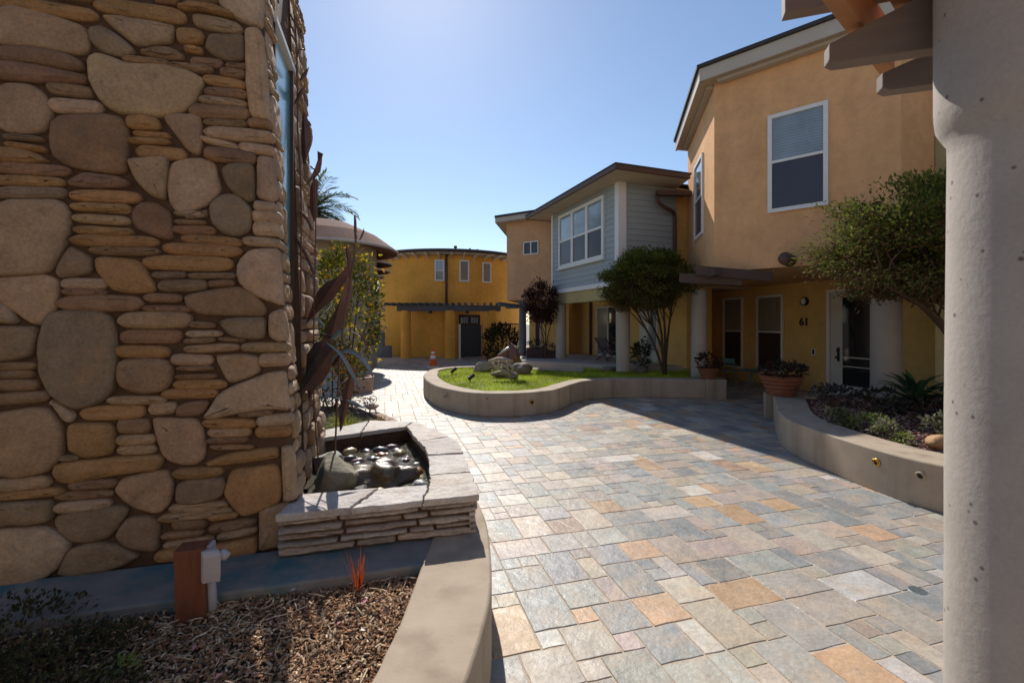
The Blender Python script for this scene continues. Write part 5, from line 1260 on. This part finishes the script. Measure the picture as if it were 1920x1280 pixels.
for px in (807, 876):
    q = Vector(((px-CX)/F*19.1, 19.1, 1.9)); m_ = MB(); m_.tube([q, q+Vector((0, 0, .12))], [.09, .05], 12); m_.build('hanging_lamp', M['black'], pr2)
# screen, iron fence and pots by the round building
sc_ = empty('screen_panel', P(888, 668, 18.6), 'dark mesh screen panel between two timber posts before the round building door', 'screen')
for px, mt in ((862, 'offwhite'), (904, 'rafter')):
    a = P(px, 668, 18.6); a.z = 0; m_ = MB(); m_.obox(a-Vector((.04, .04, 0)), (.08, 0, 0), (0, .08, 0), (0, 0, 1.45)); m_.build('post', M[mt], sc_)
a = P(865, 660, 18.6); b = P(902, 660, 18.6); m_ = MB(); m_.obox((a.x, a.y, .12), (b.x-a.x, 0, 0), (0, .02, 0), (0, 0, 1.28)); m_.build('mesh_panel', M['black'], sc_)
fn = empty('iron_fence', P(955, 660, 19.5), 'dark iron picket fence behind the bushy plant at the far right of the round building', 'fence')
m_ = MB(); a = P(930, 607, 19.8); b = P(972, 607, 18.6)
for k in range(17):
    q = lerp(a, b, k/16); m_.box(q.x-.012, q.x+.012, q.y-.012, q.y+.012, 0, a.z)
m_.build('picket', M['black'], fn)
m_ = MB(); m_.bar(a, b, .04, .04); m_.bar(a-Vector((0, 0, 1.2)), b-Vector((0, 0, 1.2)), .04, .04); m_.build('rail', M['black'], fn)

# ================================================================== ADDED BUILDING BEHIND THE VIEWER, BOUNCES WARM LIGHT INTO THE SHADE
cb_ = empty('added_bounce_building', (0, -10, 0), 'long sand coloured stucco building added unseen behind the viewer to bounce warm light onto shaded walls', 'house')
m_ = MB(); m_.box(-15, 15, -15, -9.5, 0, 6.2); m_.build('wall', M['sand'], cb_)
m_ = MB(); m_.box(-15.5, 15.5, -15.5, -9.0, 6.203, 6.4); m_.build('roof', M['roofing'], cb_)
for x in (-12, -8, -4, 0, 4, 8, 12):
    for z in (.9, 3.9): window(cb_, (x+.5, -9.5, z), (-1, 0, 0), (0, 1, 0), 1.0, 1.4, 1, .5, .06, 'sky_glass', 'screen')
# ================================================================== TREES
def tree(base, crown_c, rad, n, size, cols, label, stems, name='tree', cat='tree', w=.45, clumps=60, ground=None, zmin=None, spread=.16, twigs=40, r0=.04, flat_bottom=None, under=None):
    r = empty(name, base, label, cat)
    c = Vector(crown_c); m_ = MB(); br = MB(); base = Vector(base)
    cl = []
    for _ in range(clumps):
        while True:
            d_ = Vector((R.uniform(-1, 1), R.uniform(-1, 1), R.uniform(-1, 1)))
            if d_.length < 1: break
        d_ = d_.normalized()*(R.uniform(.35, 1.0)**.5)*R.uniform(.85, 1.04)
        if flat_bottom is not None and d_.z < flat_bottom: d_.z = flat_bottom+R.uniform(-.08, .1)
        cl.append((Vector((d_.x*rad[0], d_.y*rad[1], d_.z*rad[2])), R.uniform(.6, 1.35)))
    tips = []
    for pts in stems:
        q = smooth_line([tuple(base)]+pts, 3); k = len(q)
        br.tube(q, [lerp(r0, r0*.4, i/(k-1)) for i in range(k)], 7); tips.append((Vector(q[-1]), q))
    for i in range(twigs):
        o, k = R.choice(cl); tp, q = min(tips, key=lambda t: (t[0]-(c+o)).length+R.uniform(0, .5))
        s_ = Vector(q[int(len(q)*R.uniform(.55, .99))]); e_ = c+o
        mid = lerp(s_, e_, .5)+Vector((R.gauss(0, .05), R.gauss(0, .05), R.gauss(.03, .05)))
        br.tube([s_, mid, e_], [r0*.34, r0*.22, r0*.08], 5)
    for _ in range(n):
        o, k = R.choice(cl)
        p = o+Vector((R.gauss(0, spread*rad[0]), R.gauss(0, spread*rad[1]), R.gauss(0, spread*rad[2]*.8)))
        d_ = Vector((p.x/rad[0], p.y/rad[1], p.z/rad[2]+.1))+Vector((R.gauss(0, .6), R.gauss(0, .6), R.gauss(-.1, .5)))
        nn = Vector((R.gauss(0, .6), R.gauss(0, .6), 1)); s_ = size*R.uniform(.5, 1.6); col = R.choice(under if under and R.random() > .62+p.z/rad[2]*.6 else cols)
        m_.leaf(c+p, d_, nn, s_, s_*w, hsh((col[0]*k, col[1]*k, col[2]*k), .2))
    m_.build('crown', M['leaf'], r); br.build('trunk', M['bark'], r, smooth=True)
    return r
# clipped round tree before the blue house
tb = Vector((3.38, 10.05, .33))
def T(px, py, Y): return tuple(P(px, py, Y))
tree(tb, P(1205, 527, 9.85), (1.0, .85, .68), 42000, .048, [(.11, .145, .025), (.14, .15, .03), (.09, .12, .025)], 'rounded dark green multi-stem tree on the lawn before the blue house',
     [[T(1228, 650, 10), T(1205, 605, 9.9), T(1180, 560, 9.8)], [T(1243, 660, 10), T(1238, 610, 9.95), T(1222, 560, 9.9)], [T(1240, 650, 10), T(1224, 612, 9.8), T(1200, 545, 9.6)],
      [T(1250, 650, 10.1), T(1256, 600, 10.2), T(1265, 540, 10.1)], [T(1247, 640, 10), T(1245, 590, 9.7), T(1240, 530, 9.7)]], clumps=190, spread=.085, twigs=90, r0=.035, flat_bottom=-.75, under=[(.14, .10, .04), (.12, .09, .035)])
# spreading reddish maple beside the big pillar
tb = Vector((5.35, 5.35, .33))
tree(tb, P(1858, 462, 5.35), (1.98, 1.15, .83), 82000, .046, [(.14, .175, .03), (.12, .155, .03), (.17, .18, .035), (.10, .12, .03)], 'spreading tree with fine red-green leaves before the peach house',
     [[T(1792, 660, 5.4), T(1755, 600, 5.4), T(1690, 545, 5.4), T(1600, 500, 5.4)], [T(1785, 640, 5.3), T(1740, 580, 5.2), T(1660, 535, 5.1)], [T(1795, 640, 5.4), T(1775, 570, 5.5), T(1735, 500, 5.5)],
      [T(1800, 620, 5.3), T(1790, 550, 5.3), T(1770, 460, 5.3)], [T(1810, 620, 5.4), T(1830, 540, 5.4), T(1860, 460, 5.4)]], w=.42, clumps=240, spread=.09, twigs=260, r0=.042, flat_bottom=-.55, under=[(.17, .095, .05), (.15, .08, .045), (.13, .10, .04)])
# dark red tree before the tan house
tb = P(1022, 668, 13.3); tb.z = FL-.02
tree(tb, P(1016, 565, 13.2), (.52, .45, .58), 5000, .07, [(.07, .028, .025), (.09, .035, .03), (.05, .03, .02)], 'small dark red leaved tree between the tan house and the blue house',
     [[T(1018, 630, 13.3), T(1008, 600, 13.2)], [T(1023, 630, 13.3), T(1024, 590, 13.3)], [T(1026, 635, 13.3), T(1035, 600, 13.2)]], clumps=50, spread=.16, twigs=30, r0=.025)
# bushy plant in a pot near the iron fence
pb = P(940, 668, 16.5); pb.z = 0
shrub('bush', (pb.x, pb.y, .72), (.62, .5, .62), 1700, .16, [(.03, .04, .018), (.045, .05, .025), (.06, .035, .02)], 'dark broad-leaved bush before the iron fence behind the lawn island', 'bush', None, 7, .4, ground=0, clumps=26)
# palm behind the left roof
pl = Vector(((592-CX)/F*19, 19, 0)); pr_ = empty('palm_tree', pl, 'feathery palm rising behind the brown curved roof at the left', 'palm')
m_ = MB(); ptop = P(585, 398, 19); m_.tube([pl, lerp(pl, ptop, .5)+Vector((.06, 0, 0)), ptop], [.22, .17, .16], 10); m_.build('trunk', M['bark'], pr_, smooth=True)
m_ = MB(); m_s = MB()
for k in range(52):
    a = k*2.4; el = lerp(1.4, -.55, (k/52)**.8); Lf = R.uniform(1.6, 2.2)
    d0 = Vector((math.cos(a)*math.cos(el), math.sin(a)*math.cos(el), math.sin(el))); pts = []
    p = Vector(ptop); d_ = d0.copy()
    for s_ in range(12):
        pts.append(p.copy()); p = p+d_*Lf/11; d_ = (d_+Vector((0, 0, -.085-.02*s_*.5))).normalized()
    m_s.tube(pts, [.022*(1-i/14) for i in range(12)], 4, (.12, .12, .04))
    for s_ in range(1, 12):
        t = (pts[min(s_+1, 11)]-pts[s_-1]).normalized(); sd_ = t.cross(Vector((0, 0, 1))).normalized(); l = .46*math.sin(math.pi*(s_+1)/14.0)+.08
        for q in (0, .33, .66):
            b0 = lerp(pts[s_], pts[max(0, s_-1)], q)
            for sg in (-1, 1):
                dd = (sd_*sg*.9+t*.55+Vector((0, 0, R.uniform(-.25, .2)))).normalized()
                m_.leaf(b0, dd, Vector((0, 0, 1)), l*R.uniform(.8, 1.1), .05, hsh(R.choice([(.11, .15, .04), (.15, .18, .05), (.08, .11, .04)]), .2), .1)
m_.build('frond', M['leaf'], pr_); m_s.build('frond_stalk', M['leaf'], pr_)
# small far palm and trees in the gap under the roof
for (px, py, h, r_, lb) in ((700, 530, 3.0, .8, 'tiny far palm seen in the gap left of the round building'),):
    c = P(px, py, 45); b = Vector((c.x, 45, 0)); e_ = empty('palm_tree', b, lb, 'palm')
    m_ = MB(); m_.tube([b, c], [.16, .12], 7); m_.build('trunk', M['bark'], e_); m_ = MB()
    for k in range(18):
        a = k*2.4; el = R.uniform(-.3, 1.1); d0 = Vector((math.cos(a)*math.cos(el), math.sin(a)*math.cos(el), math.sin(el)))
        m_.blade([c, c+d0*r_*.6, c+d0*r_*1.1+Vector((0, 0, -.35))], [.05, .16, .02], (0, 0, 1), fold=.1, col=hsh((.05, .075, .03), .3))
    m_.build('frond', M['leaf'], e_)
for (px, py, rr, lb) in ((672, 545, 1.5, 'distant dark tree left of the far palm in the gap under the roof'), (690, 552, 1.0, 'small distant tree beneath the far palm left of the round building')):
    c = P(px, py, 48); shrub('distant_tree', (c.x, 48, c.z-.2), (rr, 1, rr*.6), 900, .4, [(.03, .045, .02), (.045, .055, .03)], lb, 'tree', None, 3, .6, ground=0)
for (px, w_, h, lb, mt) in ((664, 2.2, 3.6, 'pale distant house in the gap left of the round building', 'offwhite'), (700, 1.8, 4.2, 'grey distant house just left of the round building', 'fascia')):
    b = Vector(((px-CX)/F*42, 42, 0)); e_ = empty('distant_house', b, lb, 'house')
    m_ = MB(); m_.box(b.x-w_/2, b.x+w_/2, 41, 44, 0, h); m_.build('wall', M[mt], e_)
    m_ = MB(); m_.extrude([(b.x-w_/2-.2, 40.8, h), (b.x+w_/2+.2, 40.8, h), (b.x, 40.8, h+.8)], (0, 3.4, 0)); m_.build('roof', M['roofing'], e_)
    m_ = MB(); m_.box(b.x-.5, b.x-.05, 40.96, 41.0, h-1.3, h-.5); m_.box(b.x+.2, b.x+.65, 40.96, 41.0, h-1.3, h-.5); m_.build('window', M['glass'], e_)

# ================================================================== LEFT ROUND BUILDING, STAIRS
lb_ = empty('shell_roof_house', Vector(((585-CX)/F*14, 14, 0)), 'tan building with overlapping brown curved roofs behind the metal sculpture at the left', 'house')
LC = Vector((-6.35, 15.2, 0)); m_ = MB(); m_.lathe(LC, [(1.75, 0), (1.75, 4.3)], 64); m_.build('wall', M['beige'], lb_, smooth=True)
m_ = MB(); m_.lathe(LC, [(0, 4.95), (.9, 4.80), (1.8, 4.40), (2.45, 3.94), (2.45, 3.87), (1.6, 3.98), (.5, 4.1)], 64); m_.build('roof', M['shell'], lb_)
m_ = MB(); m_.lathe(LC, [(2.44, 3.86), (2.48, 3.87), (2.48, 3.925), (2.44, 3.945)], 64); m_.build('roof_edge', M['fascia'], lb_, smooth=True)
for k, (z, r_, px) in enumerate(((3.62, 1.25, 668), (3.36, 1.15, 670), (3.16, .9, 672))):
    c = P(px, 500, 16.6); c.z = z; m_ = MB()
    m_.lathe(c, [(0, .16), (r_*.6, .13), (r_, .04), (r_, 0), (0, -.10)], 40); m_.build('lower_roof', M['shell'], lb_, smooth=False)
    m_ = MB(); m_.lathe(c, [(r_, -.012), (r_+.03, 0), (r_+.03, .05), (r_, .055)], 40); m_.build('lower_roof_edge', M['offwhite'], lb_)
c = P(651, 600, 16.6); m_ = MB(); m_.lathe((c.x, c.y, 0), [(.18, 0), (.17, 3.1)], 20); m_.build('column', M['beige'], lb_, smooth=True)
m_ = MB(); m_.obox(Vector((-5.2, 13.62, 1.5)), (.35, .12, 0), (.05, -.1, 0), (0, 0, 1.1)); m_.build('window', M['glass'], lb_)
stn_ = empty('staircase', Vector((-6.6, 21, 0)), 'grey outdoor staircase with metal railings left of the round ochre building', 'staircase')
a0 = P(702, 664, 20.6); m_ = MB(); n = 14
for k in range(n): m_.box(a0.x-.95, a0.x+.35, 20.6+k*.27, 20.6+k*.27+.30, 0, .17*(k+1))
m_.build('steps', M['conc_grey'], stn_)
m_ = MB()
for k in range(n): m_.box(a0.x-.95, a0.x+.352, 20.585+k*.27, 20.60+k*.27, .17*(k+1)-.045, .17*(k+1)+.003)
m_.build('nosing', M['offwhite'], stn_)
for xx in (a0.x-.95, a0.x+.35):
    m_ = MB(); s0 = Vector((xx, 20.5, .95)); s1 = Vector((xx, 20.6+n*.27, .95+n*.17)); m_.bar(s0, s1, .05, .05); m_.bar(s0-Vector((0, 0, .45)), s1-Vector((0, 0, .45)), .03, .03)
    for k in range(12):
        q = lerp(s0, s1, k/11); m_.box(q.x-.015, q.x+.015, q.y-.015, q.y+.015, q.z-.9, q.z)
    m_.build('railing', M['steel'], stn_)
m_ = MB(); zt = n*.17
m_.box(a0.x-1.6, a0.x+.36, 24.4, 27, zt-.15, zt); m_.build('landing', M['conc_grey'], stn_)
m_ = MB()
for k in range(16): m_.box(a0.x-1.5+k*.12, a0.x-1.47+k*.12, 24.45, 24.48, zt, zt+.95)
m_.box(a0.x-1.55, a0.x+.38, 24.44, 24.49, zt+.95, zt+1.0); m_.build('landing_railing', M['offwhite'], stn_)
# curved stair flank against the round building
fl_ = MB(); pts = [P(709, 590, 19.9), P(713, 610, 19.8), P(722, 635, 19.7), P(735, 660, 19.6)]
pr = [Vector((p.x, p.y, 0)) for p in pts]
for i in range(3):
    a, b = pts[i], pts[i+1]; fl_.obox(Vector((a.x, a.y, 0)), Vector((b.x-a.x, b.y-a.y, 0)), Vector((-.12, -.02, 0)), (0, 0, max(.15, (a.z+b.z)/2)))
tag(fl_.build('stair_flank', M['slate_timber'], smooth=False), 'dark stepped flank wall curving down beside the round ochre building', 'wall')

# ================================================================== PLANTING BEHIND THE TOWER
YF = [(.10, .12, .015), (.16, .17, .02), (.08, .085, .02), (.20, .16, .02)]
sb = P(648, 700, 8.4); sb.z = 0
yb = empty('flowering_shrub', sb, 'tall loose shrub with yellow and orange blossoms behind the metal sculpture', 'shrub')
m_ = MB(); cz = P(645, 575, 8.4); leafball(m_, cz, (.62, .5, 1.05), 4200, .085, YF, clumps=34, spread=.2); m_.build('foliage', M['leaf'], yb)
m_ = MB(); 
for _ in range(230):
    d_ = Vector((R.uniform(-1, 1), R.uniform(-1, 1), R.uniform(-1, 1))); p = cz+Vector((d_.x*.62, d_.y*.5, d_.z*1.05)); cc = R.choice([(.75, .55, .03), (.75, .36, .03), (.7, .62, .06)])
    for k in range(4): m_.leaf(p, Vector((R.gauss(0, 1), R.gauss(0, 1), R.gauss(.3, 1))), Vector((R.gauss(0, 1), R.gauss(0, 1), 1)), .055, .04, cc)
m_.build('blossom', M['leaf'], yb)
m_ = MB()
for k in range(8):
    a = k*.8; m_.tube([sb+Vector((math.cos(a)*.03, math.sin(a)*.03, 0)), sb+Vector((math.cos(a)*.15, math.sin(a)*.12, .8)), sb+Vector((math.cos(a)*.42, math.sin(a)*.35, R.uniform(1.3, 2.1)))], [.02, .016, .006], 6)
m_.build('stem', M['bark'], yb, smooth=True)
shrub('flowering_bush', (P(622, 690, 7.4).x, 7.4, .6), (.5, .35, .48), 1700, .07, YF+[(.35, .1, .03)], 'low dense olive bush with orange flowers behind the metal sculpture', 'shrub', None, 6, .5, ground=0)
gt = P(650, 785, 5.0); gt.z = .05
def tuft(c, n, h, spread, cols, label, name='grass_clump', cat='grass clump'):
    m_ = MB()
    for k in range(n):
        a = R.uniform(0, 6.28); l = h*R.uniform(.6, 1.1); s_ = R.uniform(.15, 1)*spread
        p0 = Vector(c)+Vector((math.cos(a)*.05*R.random(), math.sin(a)*.05*R.random(), 0)); p1 = p0+Vector((math.cos(a)*s_*.4, math.sin(a)*s_*.4, l*.65)); p2 = p0+Vector((math.cos(a)*s_, math.sin(a)*s_, l*(1-.4*s_/spread)))
        m_.blade([p0, p1, p2], [.009, .008, .001], (math.cos(a), math.sin(a), .2), fold=.15, col=hsh(R.choice(cols), .25))
    return tag(m_.build(name, M['leaf'], origin=c), label, cat)
YG = [(.26, .27, .03), (.33, .30, .05), (.18, .21, .03)]
tuft((-1.78, 4.95, .1), 420, .42, .32, YG, 'yellow-green grass clump just behind the fountain basin')
tuft((-1.98, 5.25, .1), 360, .40, .30, YG, 'yellow-green grass clump behind the basin, hidden partly by the tower')
tuft((-1.6, 5.5, .1), 160, .34, .26, [(.28, .2, .1), (.3, .16, .1), (.2, .2, .05)], 'sparse brownish flowering clump beside the wire plant stand')
bdp = [(-3.2, 4.7), (-1.3, 4.55), (-1.25, 5.6), (-1.7, 6.4), (-2.6, 7.6), (-4.2, 7.8)]
m_ = MB(); m_.prism(bdp, 0, .10); tag(m_.build('rear_bed_soil', M['soil']), kind='structure')
m_ = MB(); o_ = smooth_line([(-1.22, 4.6), (-1.2, 5.2), (-1.3, 5.8), (-1.65, 6.5), (-2.1, 7.1)], 4); m_.prism(o_+list(reversed(offset(o_, .14))), 0, .12); tag(m_.build('bed_edging', M['pink_wall'], bevel=.01), 'low pinkish edging round the planting bed behind the fountain', 'edging')
# low curved pink planter further back
lpw = empty('pink_planter', P(672, 715, 9.6), 'low rounded pinkish planter wall beside the sunlit paving at the left', 'planter')
c = P(672, 712, 9.9); m_ = MB(); m_.lathe((c.x, c.y, 0), [(.30, 0), (.33, .30), (.33, .33), (.25, .335), (.25, .25), (0, .25)], 32); m_.build('rim_wall', M['pink_wall'], lpw, smooth=False)
shrub('potted_plant', (c.x-.05, c.y, .45), (.2, .2, .16), 260, .07, YF, 'small yellow-green plant growing in the low pinkish planter', 'plant', None, 4, .5, ground=.25)
# wire stand with bowl
pst = Vector((-1.72, 5.75, 0)); pst = G(697, 792, 0); ws = empty('wire_plant_stand', pst, 'thin wire plant stand holding a shallow clay bowl behind the fountain', 'plant stand')
zb = .22
m_ = MB()
for k in range(3):
    a = k*2.09+.4; m_.tube([pst+Vector((math.cos(a)*.08, math.sin(a)*.08, 0)), pst+Vector((math.cos(a)*.05, math.sin(a)*.05, zb))], .006, 5)
m_.tube([pst+Vector((.02+.055*math.cos(t*.4), 0, zb+.13+.055*math.sin(t*.4))) for t in range(17)], .005, 5); m_.build('wire_frame', M['dark_wood'], ws)
m_ = MB(); m_.lathe((pst.x, pst.y, zb-.02), [(0, 0), (.06, .005), (.11, .05), (.10, .065), (.08, .05), (0, .03)], 20); m_.build('bowl', M['pink_wall'], ws, smooth=True)
shrub('potted_plant', (pst.x-.10, pst.y+.1, zb+.06), (.1, .08, .07), 160, .04, [(.3, .22, .12), (.2, .2, .06)], 'dry brownish plant trailing from the clay bowl on the wire stand', 'plant', None, 3, .5, ground=zb)

# ================================================================== POTS AND FURNITURE
def pot(c, r, h, label, plabel, cols, n, ph):
    e_ = empty('terracotta_pot', c, label, 'pot', 'ribbed terracotta pots on the wall ends'); m_ = MB()
    prof = [(r*.62, 0), (r*.68, h*.12)]
    for k in range(4):
        z = h*(.15+.2*k); rr = r*(.70+.075*k); prof += [(rr*.97, z), (rr*1.05, z+h*.05), (rr*1.05, z+h*.13), (rr*.97, z+h*.18)]
    prof += [(r, h*.94), (r*1.03, h), (r*.9, h), (r*.85, h*.85), (0, h*.85)]
    m_.lathe(c, prof, 32); m_.build('bowl', M['terracotta'], e_, smooth=True)
    m_ = MB(); m_.lathe((c[0], c[1], c[2]+h*.855), [(0, .01), (r*.86, .0)], 20); m_.build('soil', M['soil'], e_)
    shrub('potted_plant', (c[0], c[1], c[2]+h+ph*.35), (r*1.0, r*.9, ph*.55), n, .07, cols, plabel, 'plant', 'plants in the terracotta pots', 6, .6, ground=c[2]+h*.85)
DR = [(.035, .04, .025), (.06, .03, .025), (.05, .05, .03), (.10, .035, .02)]
p = G(1328, 709, .40); pot((p.x, p.y, .396), .20, .22, 'ribbed terracotta pot on the right end of the island wall', 'dark plant growing in the pot on the island wall', DR, 420, .30)
p = G(1469, 741, .384); pot((p.x, p.y+.06, .385), .30, .30, 'wide ribbed terracotta pot on the end of the curved planter wall', 'dark plant with reddish leaves in the wide terracotta pot', DR, 560, .22)
def chair(loc, rz, label, s=.72):
    e_ = empty('bistro_chair', loc, label, 'chair', 'teal bistro chairs by house 61'); e_.rotation_euler = (0, 0, 0)
    def W(x, y, z): c_, s_ = math.cos(rz), math.sin(rz); return Vector((loc[0]+(x*c_-y*s_)*s, loc[1]+(x*s_+y*c_)*s, loc[2]+z*s))
    m_ = MB(); m_.extrude([W(-.21, -.2, .44), W(.21, -.2, .44), W(.21, .2, .44), W(-.21, .2, .44)], (0, 0, .025)); m_.build('seat', M['teal_paint'], e_)
    m_ = MB(); m_.extrude([W(-.21, .2, .70), W(.21, .2, .70), W(.21, .22, .88), W(-.21, .22, .88)], W(0, .02, 0)-W(0, 0, 0)); m_.build('backrest', M['teal_paint'], e_)
    for sx in (-1, 1):
        m_ = MB(); m_.tube([W(sx*.2, -.22, 0), W(sx*.2, .2, .46)], .010, 6); m_.build('leg', M['teal_paint'], e_)
        m_ = MB(); m_.tube([W(sx*.2, .24, 0), W(sx*.2, .18, .44), W(sx*.2, .22, .9)], .010, 6); m_.build('leg', M['teal_paint'], e_)
    return e_
chair(Vector((5.42, 11.2, 0)), 2.2, 'teal folding bistro chair under the left ground floor window of house 61')
chair(Vector((5.95, 9.75, 0)), -.6, 'teal folding bistro chair half hidden behind the wide terracotta pot')
tl = Vector((5.44, 10.35, 0)); e_ = empty('bistro_table', tl, 'small round blue bistro table under the right ground floor window of house 61', 'table')
m_ = MB(); m_.lathe(tl, [(0, .44), (.24, .44), (.25, .43), (.24, .415), (0, .415)], 28); m_.build('table_top', M['teal_paint'], e_)
for k in range(3):
    a = k*2.09; m_ = MB(); m_.tube([tl+Vector((math.cos(a)*.2, math.sin(a)*.2, 0)), tl+Vector((-math.cos(a)*.12, -math.sin(a)*.12, .42))], .010, 6); m_.build('leg', M['teal_paint'], e_)
def lounge(loc, rz, label, s=.62):
    e_ = empty('deck_chair', loc, label, 'chair', 'grey deck chairs on the patio')
    def W(x, y, z): c_, s_ = math.cos(rz), math.sin(rz); return Vector((loc[0]+(x*c_-y*s_)*s, loc[1]+(x*s_+y*c_)*s, loc[2]+z*s))
    for nm, pr_ in (('backrest', [(.12, .36), (.52, .98)]), ('seat', [(-.42, .40), (.14, .34)])):
        m_ = MB(); (y0, z0), (y1, z1) = pr_
        m_.extrude([W(-.26, y0, z0), W(.26, y0, z0), W(.26, y1, z1), W(-.26, y1, z1)], (0, 0, .02)); m_.build(nm, M['grey_fabric'], e_)
    for sx in (-.28, .28):
        m_ = MB(); m_.tube([W(sx, -.5, 0), W(sx, .54, 1.0)], .016, 6); m_.tube([W(sx, -.44, .42), W(sx, .45, 0)], .016, 6); m_.tube([W(sx, -.4, .55), W(sx, .3, .58)], .018, 6); m_.build('frame', M['dark_wood'], e_)
p = P(1138, 690, 12.6); lounge(Vector((p.x, p.y, FL)), .4, 'grey sling deck chair left of the right column on the blue house patio')
p = P(1178, 690, 12.2); lounge(Vector((p.x, p.y, FL)), .5, 'grey sling deck chair right of the column on the blue house patio')
# objects under the tan house
for (px, w_, h, lb) in ((1003, .5, .30, 'dark planter box under the tan house, left of the white table'), (1030, .34, .22, 'dark planter box beside the left column of the blue house')):
    c = P(px, 660, 13.6); e_ = empty('planter_box', Vector((c.x, c.y, FL)), lb, 'planter'); m_ = MB(); m_.box(c.x-w_/2, c.x+w_/2, c.y-.15, c.y+.15, FL, FL+h); m_.build('box', M['dark_wood'], e_, bevel=.01)
    shrub('potted_plant', (c.x, c.y, FL+h+.08), (w_*.55, .16, .13), 300, .07, [(.04, .05, .03), (.06, .04, .03)], 'dark foliage in the '+lb.split(',')[0].split(' beside')[0]+(' beside the column' if 'column' in lb else ''), 'plant', None, 4, .5, ground=FL+h-.02)
c = P(1016, 652, 14.1); e_ = empty('patio_table', Vector((c.x, c.y, FL)), 'small pale patio table before the doorway of the tan house', 'table')
m_ = MB(); m_.box(c.x-.17, c.x+.17, c.y-.12, c.y+.12, FL+.29, FL+.32); m_.build('table_top', M['offwhite'], e_)
for sx in (-.14, .14):
    for sy in (-.09, .09): m_ = MB(); m_.box(c.x+sx-.012, c.x+sx+.012, c.y+sy-.012, c.y+sy+.012, FL, FL+.29); m_.build('leg', M['offwhite'], e_)
c = P(1203, 690, 11.0); shrub('potted_plant', (c.x, c.y, .72), (.17, .15, .30), 420, .10, [(.06, .09, .03), (.08, .10, .03)], 'leafy green plant on the shaded lawn before the white front door', 'plant', None, 5, .55, ground=.34)
